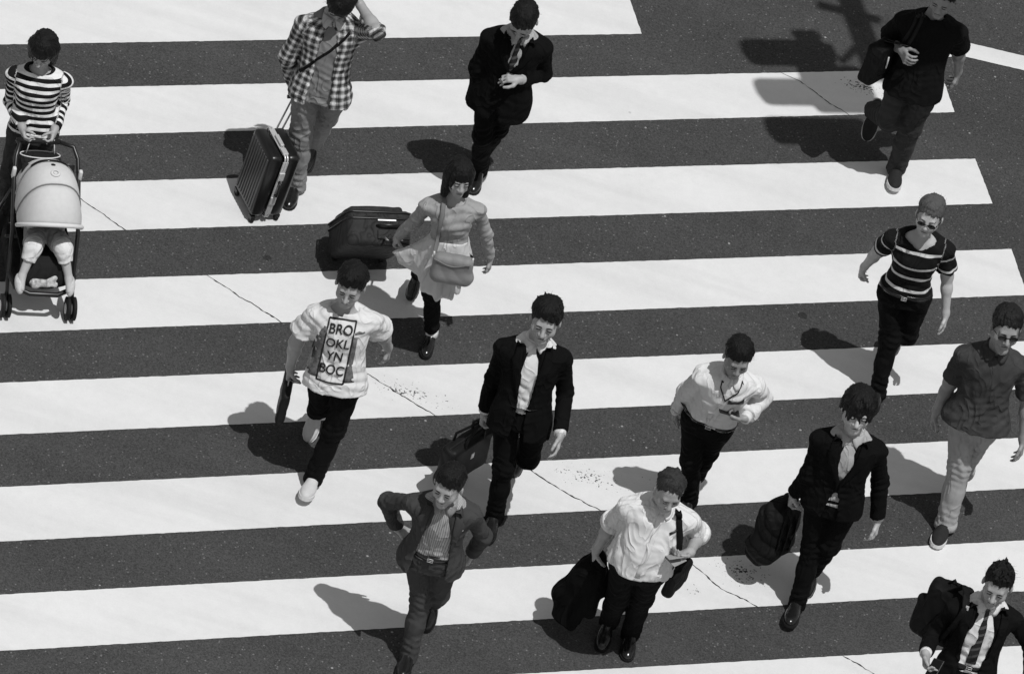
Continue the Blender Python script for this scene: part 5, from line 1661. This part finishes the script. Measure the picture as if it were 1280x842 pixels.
# the child
b = thing('person', 'small child strapped in the stroller under the hood, bare calves and white leggings', 'person', tuple(sp(0, -.25, .40))); bo = np.array(b.location)
F = Field(); hf = head_field(True); k_ = .78; hc = sp(0, -.30, .80)
hax = np.array([SX, unit(HD * .94 - Z * .3), unit(Z * .94 + HD * .3)])
F.add((lambda P: hf((P - hc) @ hax.T / k_) * k_, hc, .14), .015)
F.rc(hc - Z * .07, sp(0, -.30, .66), .035, .045, .02)
F.rc(sp(0, -.30, .64), sp(0, -.25, .48), .075, .085, .03)
for k in (-1, 1):
    sh, el, wr = sp(.085 * k, -.29, .64), sp(.13 * k, -.22, .54), sp(.09 * k, -.12, .52)
    F.rc(sh, el, .030, .025, .02); F.rc(el, wr, .025, .019, .02)
    hand_prims(F, wr, unit(HD - SX * k * .3), -Z, -SX * k, .55, .5)
    kn, an = sp(.108 * k, -.015, .50), sp(.170 * k, .075, .335)
    F.rc(sp(.05 * k, -.23, .46), kn, .058, .046, .03); F.rc(kn, an, .037, .023, .02)
    F.rc(an, an + HD * .06 - Z * .045, .026, .018, .015)
field_obj('body', F, sp(0, -.1, .5) - .5, sp(0, -.1, .5) + .5, .0056, SKIN_PALE, b, bo)
F = Field()
F.rc(sp(0, -.30, .64), sp(0, -.25, .50), .088, .098, .03)
for k in (-1, 1): F.rc(sp(.085 * k, -.29, .64), sp(.13 * k, -.22, .54), .040, .038, .02)
F.post = lambda P: .003 * fold_noise(P, 4, 50)
field_obj('shirt', F, sp(0, -.2, .5) - .4, sp(0, -.2, .5) + .4, .0065, surf('grey_child_shirt', .12, .9, .15, .2, 40, .3), b, bo)
F = Field()
for k in (-1, 1):
    kn, an = sp(.108 * k, -.015, .50), sp(.170 * k, .075, .335); d = unit(an - kn)
    G_ = Field(); G_.rc(sp(.05 * k, -.23, .46), kn, .066, .055, .03); G_.rc(kn, kn + d * .12, .053, .042, .03)
    G_.cut(f_plane(kn + d * .085, d)); F.sub(G_, .02)
F.post = lambda P: .004 * fold_noise(P, 9, 60)
field_obj('leggings', F, sp(0, -.1, .5) - .4, sp(0, -.1, .5) + .4, .0065, WHITE, b, bo)
F = Field()
for k in (-1, 1):
    s0, kn = sp(.05 * k, -.23, .46), sp(.108 * k, -.015, .50)
    G_ = Field(); G_.rc(s0, kn, .072, .064, .03); G_.cut(f_plane(s0 + (kn - s0) * .82, kn - s0)); F.sub(G_, .02)
F.post = lambda P: .004 * fold_noise(P, 19, 60)
field_obj('shorts', F, sp(0, -.1, .5) - .4, sp(0, -.1, .5) + .4, .0065, surf('grey_short_cloth', .30, .9, .15, .15, 40, .3), b, bo)
for k in (-1, 1):
    an = sp(.170 * k, .075, .335); d = unit(HD * .8 - Z * .6 + SX * .35 * k)
    F = Field(); F.ell(an + d * .035 - Z * .014, np.array([d, SX, np.cross(d, SX)]), A(.062, .030, .030), .01)
    field_obj('sandal', F, an - .15, an + .15, .005, surf('pale_sandal', .5, .7, .3, .3, 60, .3), b, bo)
for s in (-1, 1):
    MB().ell(hc + A(s * .032, .0895, .0035) * k_ @ hax, hax, A(.0125, .006, .005) * k_, 10).build('eye', EYE, b, bo, True)
F = Field(); F.ell(A(0, -.012, .045), np.eye(3), A(.084, .104, .092), .02); F.cut(lambda P: (.06 - .6 * (.09 - P[:, 1])) - P[:, 2])
V, Q = mesh_field(F, A(-.15, -.15, -.15), A(.15, .15, .2), .006)
mesh_obj('hair', hc + V * k_ @ hax, Q, HAIR, b, bo)
# blanket in the foot end
t2 = thing('blanket', 'crumpled pale patterned cloth lying on the stroller foot rest between the child\'s feet', 'cloth', tuple(sp(0, .07, .2))); 
soft('cloth', lambda F: (F.rc(sp(-.07, .06, .28), sp(.07, .065, .28), .030, .028, .02), F.rc(sp(.05, .05, .295), sp(.085, .05, .315), .028, .02, .02)), sp(0, .06, .285), A(.2, .2, .15), .006, surf('mottled_cloth', .42, .9, .2, .9, 45, .3), t2, np.array(t2.location), 51, .010, 60)

# bag slung on the stroller handle
t = thing('handle_bag', 'open dark bag with a pale rim slung below the stroller handle', 'bag', tuple(sp(hx0, hy0 + .08, hz0 - .2))); o = np.array(t.location)
ax = np.array([SX, unit(HD + Z * .3), unit(Z - HD * .3)]); c = sp(hx0 + .03, hy0 + .055, hz0 - .20)
soft('bag_body', lambda F: F.box(c, ax, A(.135, .06, .12), .045), c, A(.25, .25, .25), .007, SEATC, t, o, 61, .005)
MB().tube([c + ax[2] * (.115 - .03 * math.sin(k) * 0) + ax[0] * .125 * math.cos(k) + ax[1] * .055 * math.sin(k) for k in np.linspace(0, 6.283, 29)[:-1]], .004, 6, closed=True).build('rim', HOODRIM, t, o, True)
for k in (-1, 1):
    MB().tube([c + ax[2] * .11 + ax[0] * .09 * k, sp(hx0 + .03 + .085 * k, hy0, hz0 + .016)], .009, 6, .4).build('strap', WHITERUBBER, t, o, True)

# ---------------------------------------------------------------- signal cluster on a mast arm high over the road; it stands outside the picture and throws the shadow at the top right
GREYPAINT = surf('grey_painted_steel', .25, .5, .4, .08, 8, .05)
SH = dict(tip=(1.401, 4.785), foot=(1.862, 3.70), bar_a=(1.348, 4.276), bar_b=(1.786, 4.303), hook_a=(1.477, 3.873), hook_b=(1.60, 3.729), hook_c=(1.703, 4.02), head_a=(1.235, 3.662), cap=(1.325, 3.91), head_b=(1.451, 3.31), case=(1.623, 3.429), head_c=(1.565, 2.932), low=(1.832, 2.846))
t = thing('traffic_signal', 'traffic signals on a tall mast arm over the road', 'traffic signal', (10.4, 7.9, 0)); o = np.array(t.location)
MB().tube([A(10.4, 7.9, 0), A(10.4, 7.9, 4), A(10.4, 7.9, 7.5)], [.16, .13, .10], 20).build('pole', GREYPAINT, t, o, True)
MB().lathe(A(10.4, 7.9, 0), Z, [(.30, 0), (.30, .03), (.20, .05), (.18, .30)], 20).build('base_plate', GREYPAINT, t, o, True)
SIGNAL = surf('signal_housing', .03, .5, .4, .1, 10, .05)
def over(x, y, z):
    """the point at height z whose shadow falls on (x, y)"""
    return A(x, y, 0) + np.array(tosun) * (z / tosun.z)
MB().tube([A(10.4, 7.9, 7.2), over(SH['tip'][0], SH['tip'][1], 6.6)], [.09, .075], 16).build('arm', GREYPAINT, t, o, True)
MB().tube([over(*SH['tip'], 6.6), over(*SH['foot'], 5.3)], [.085, .10], 16).build('hanger', GREYPAINT, t, o, True)
MB().tube([over(*SH['bar_a'], 6.1), over(*SH['bar_b'], 6.1)], .045, 10).build('cross_bar', GREYPAINT, t, o, True)
MB().tube([over(*SH['hook_a'], 5.6), over(*SH['hook_b'], 5.5), over(*SH['hook_c'], 5.6)], .035, 10).build('bracket', GREYPAINT, t, o, True)
ax = yaw_axes(24.5)
MB().box(over(*SH['case'], 5.05), ax, A(.235, .21, .17), .05).build('junction_box', SIGNAL, t, o, True)
MB().box(over(*SH['cap'], 5.45), ax, A(.10, .035, .08), .02).build('cap', SIGNAL, t, o, True)
for k, hw_ in (('head_a', .32), ('head_b', .385), ('head_c', .365)):
    cc = over(*SH[k], 5.05); hd_ = MB().box(cc, ax, A(hw_, .105, .17), .06).build('signal_head', SIGNAL, t, o, True)
    for i in (-1, 0, 1):
        q = cc + ax[0] * i * hw_ * .62 - ax[1] * .106
        MB().lathe(q, -ax[1], [(.085, 0), (.08, .01), (.05, .02), (.02, .024)], 16).build('lens', LENS, hd_, o, True)
MB().box(over(*SH['low'], 4.95), ax, A(.15, .05, .12), .03).build('speaker_box', SIGNAL, t, o, True)
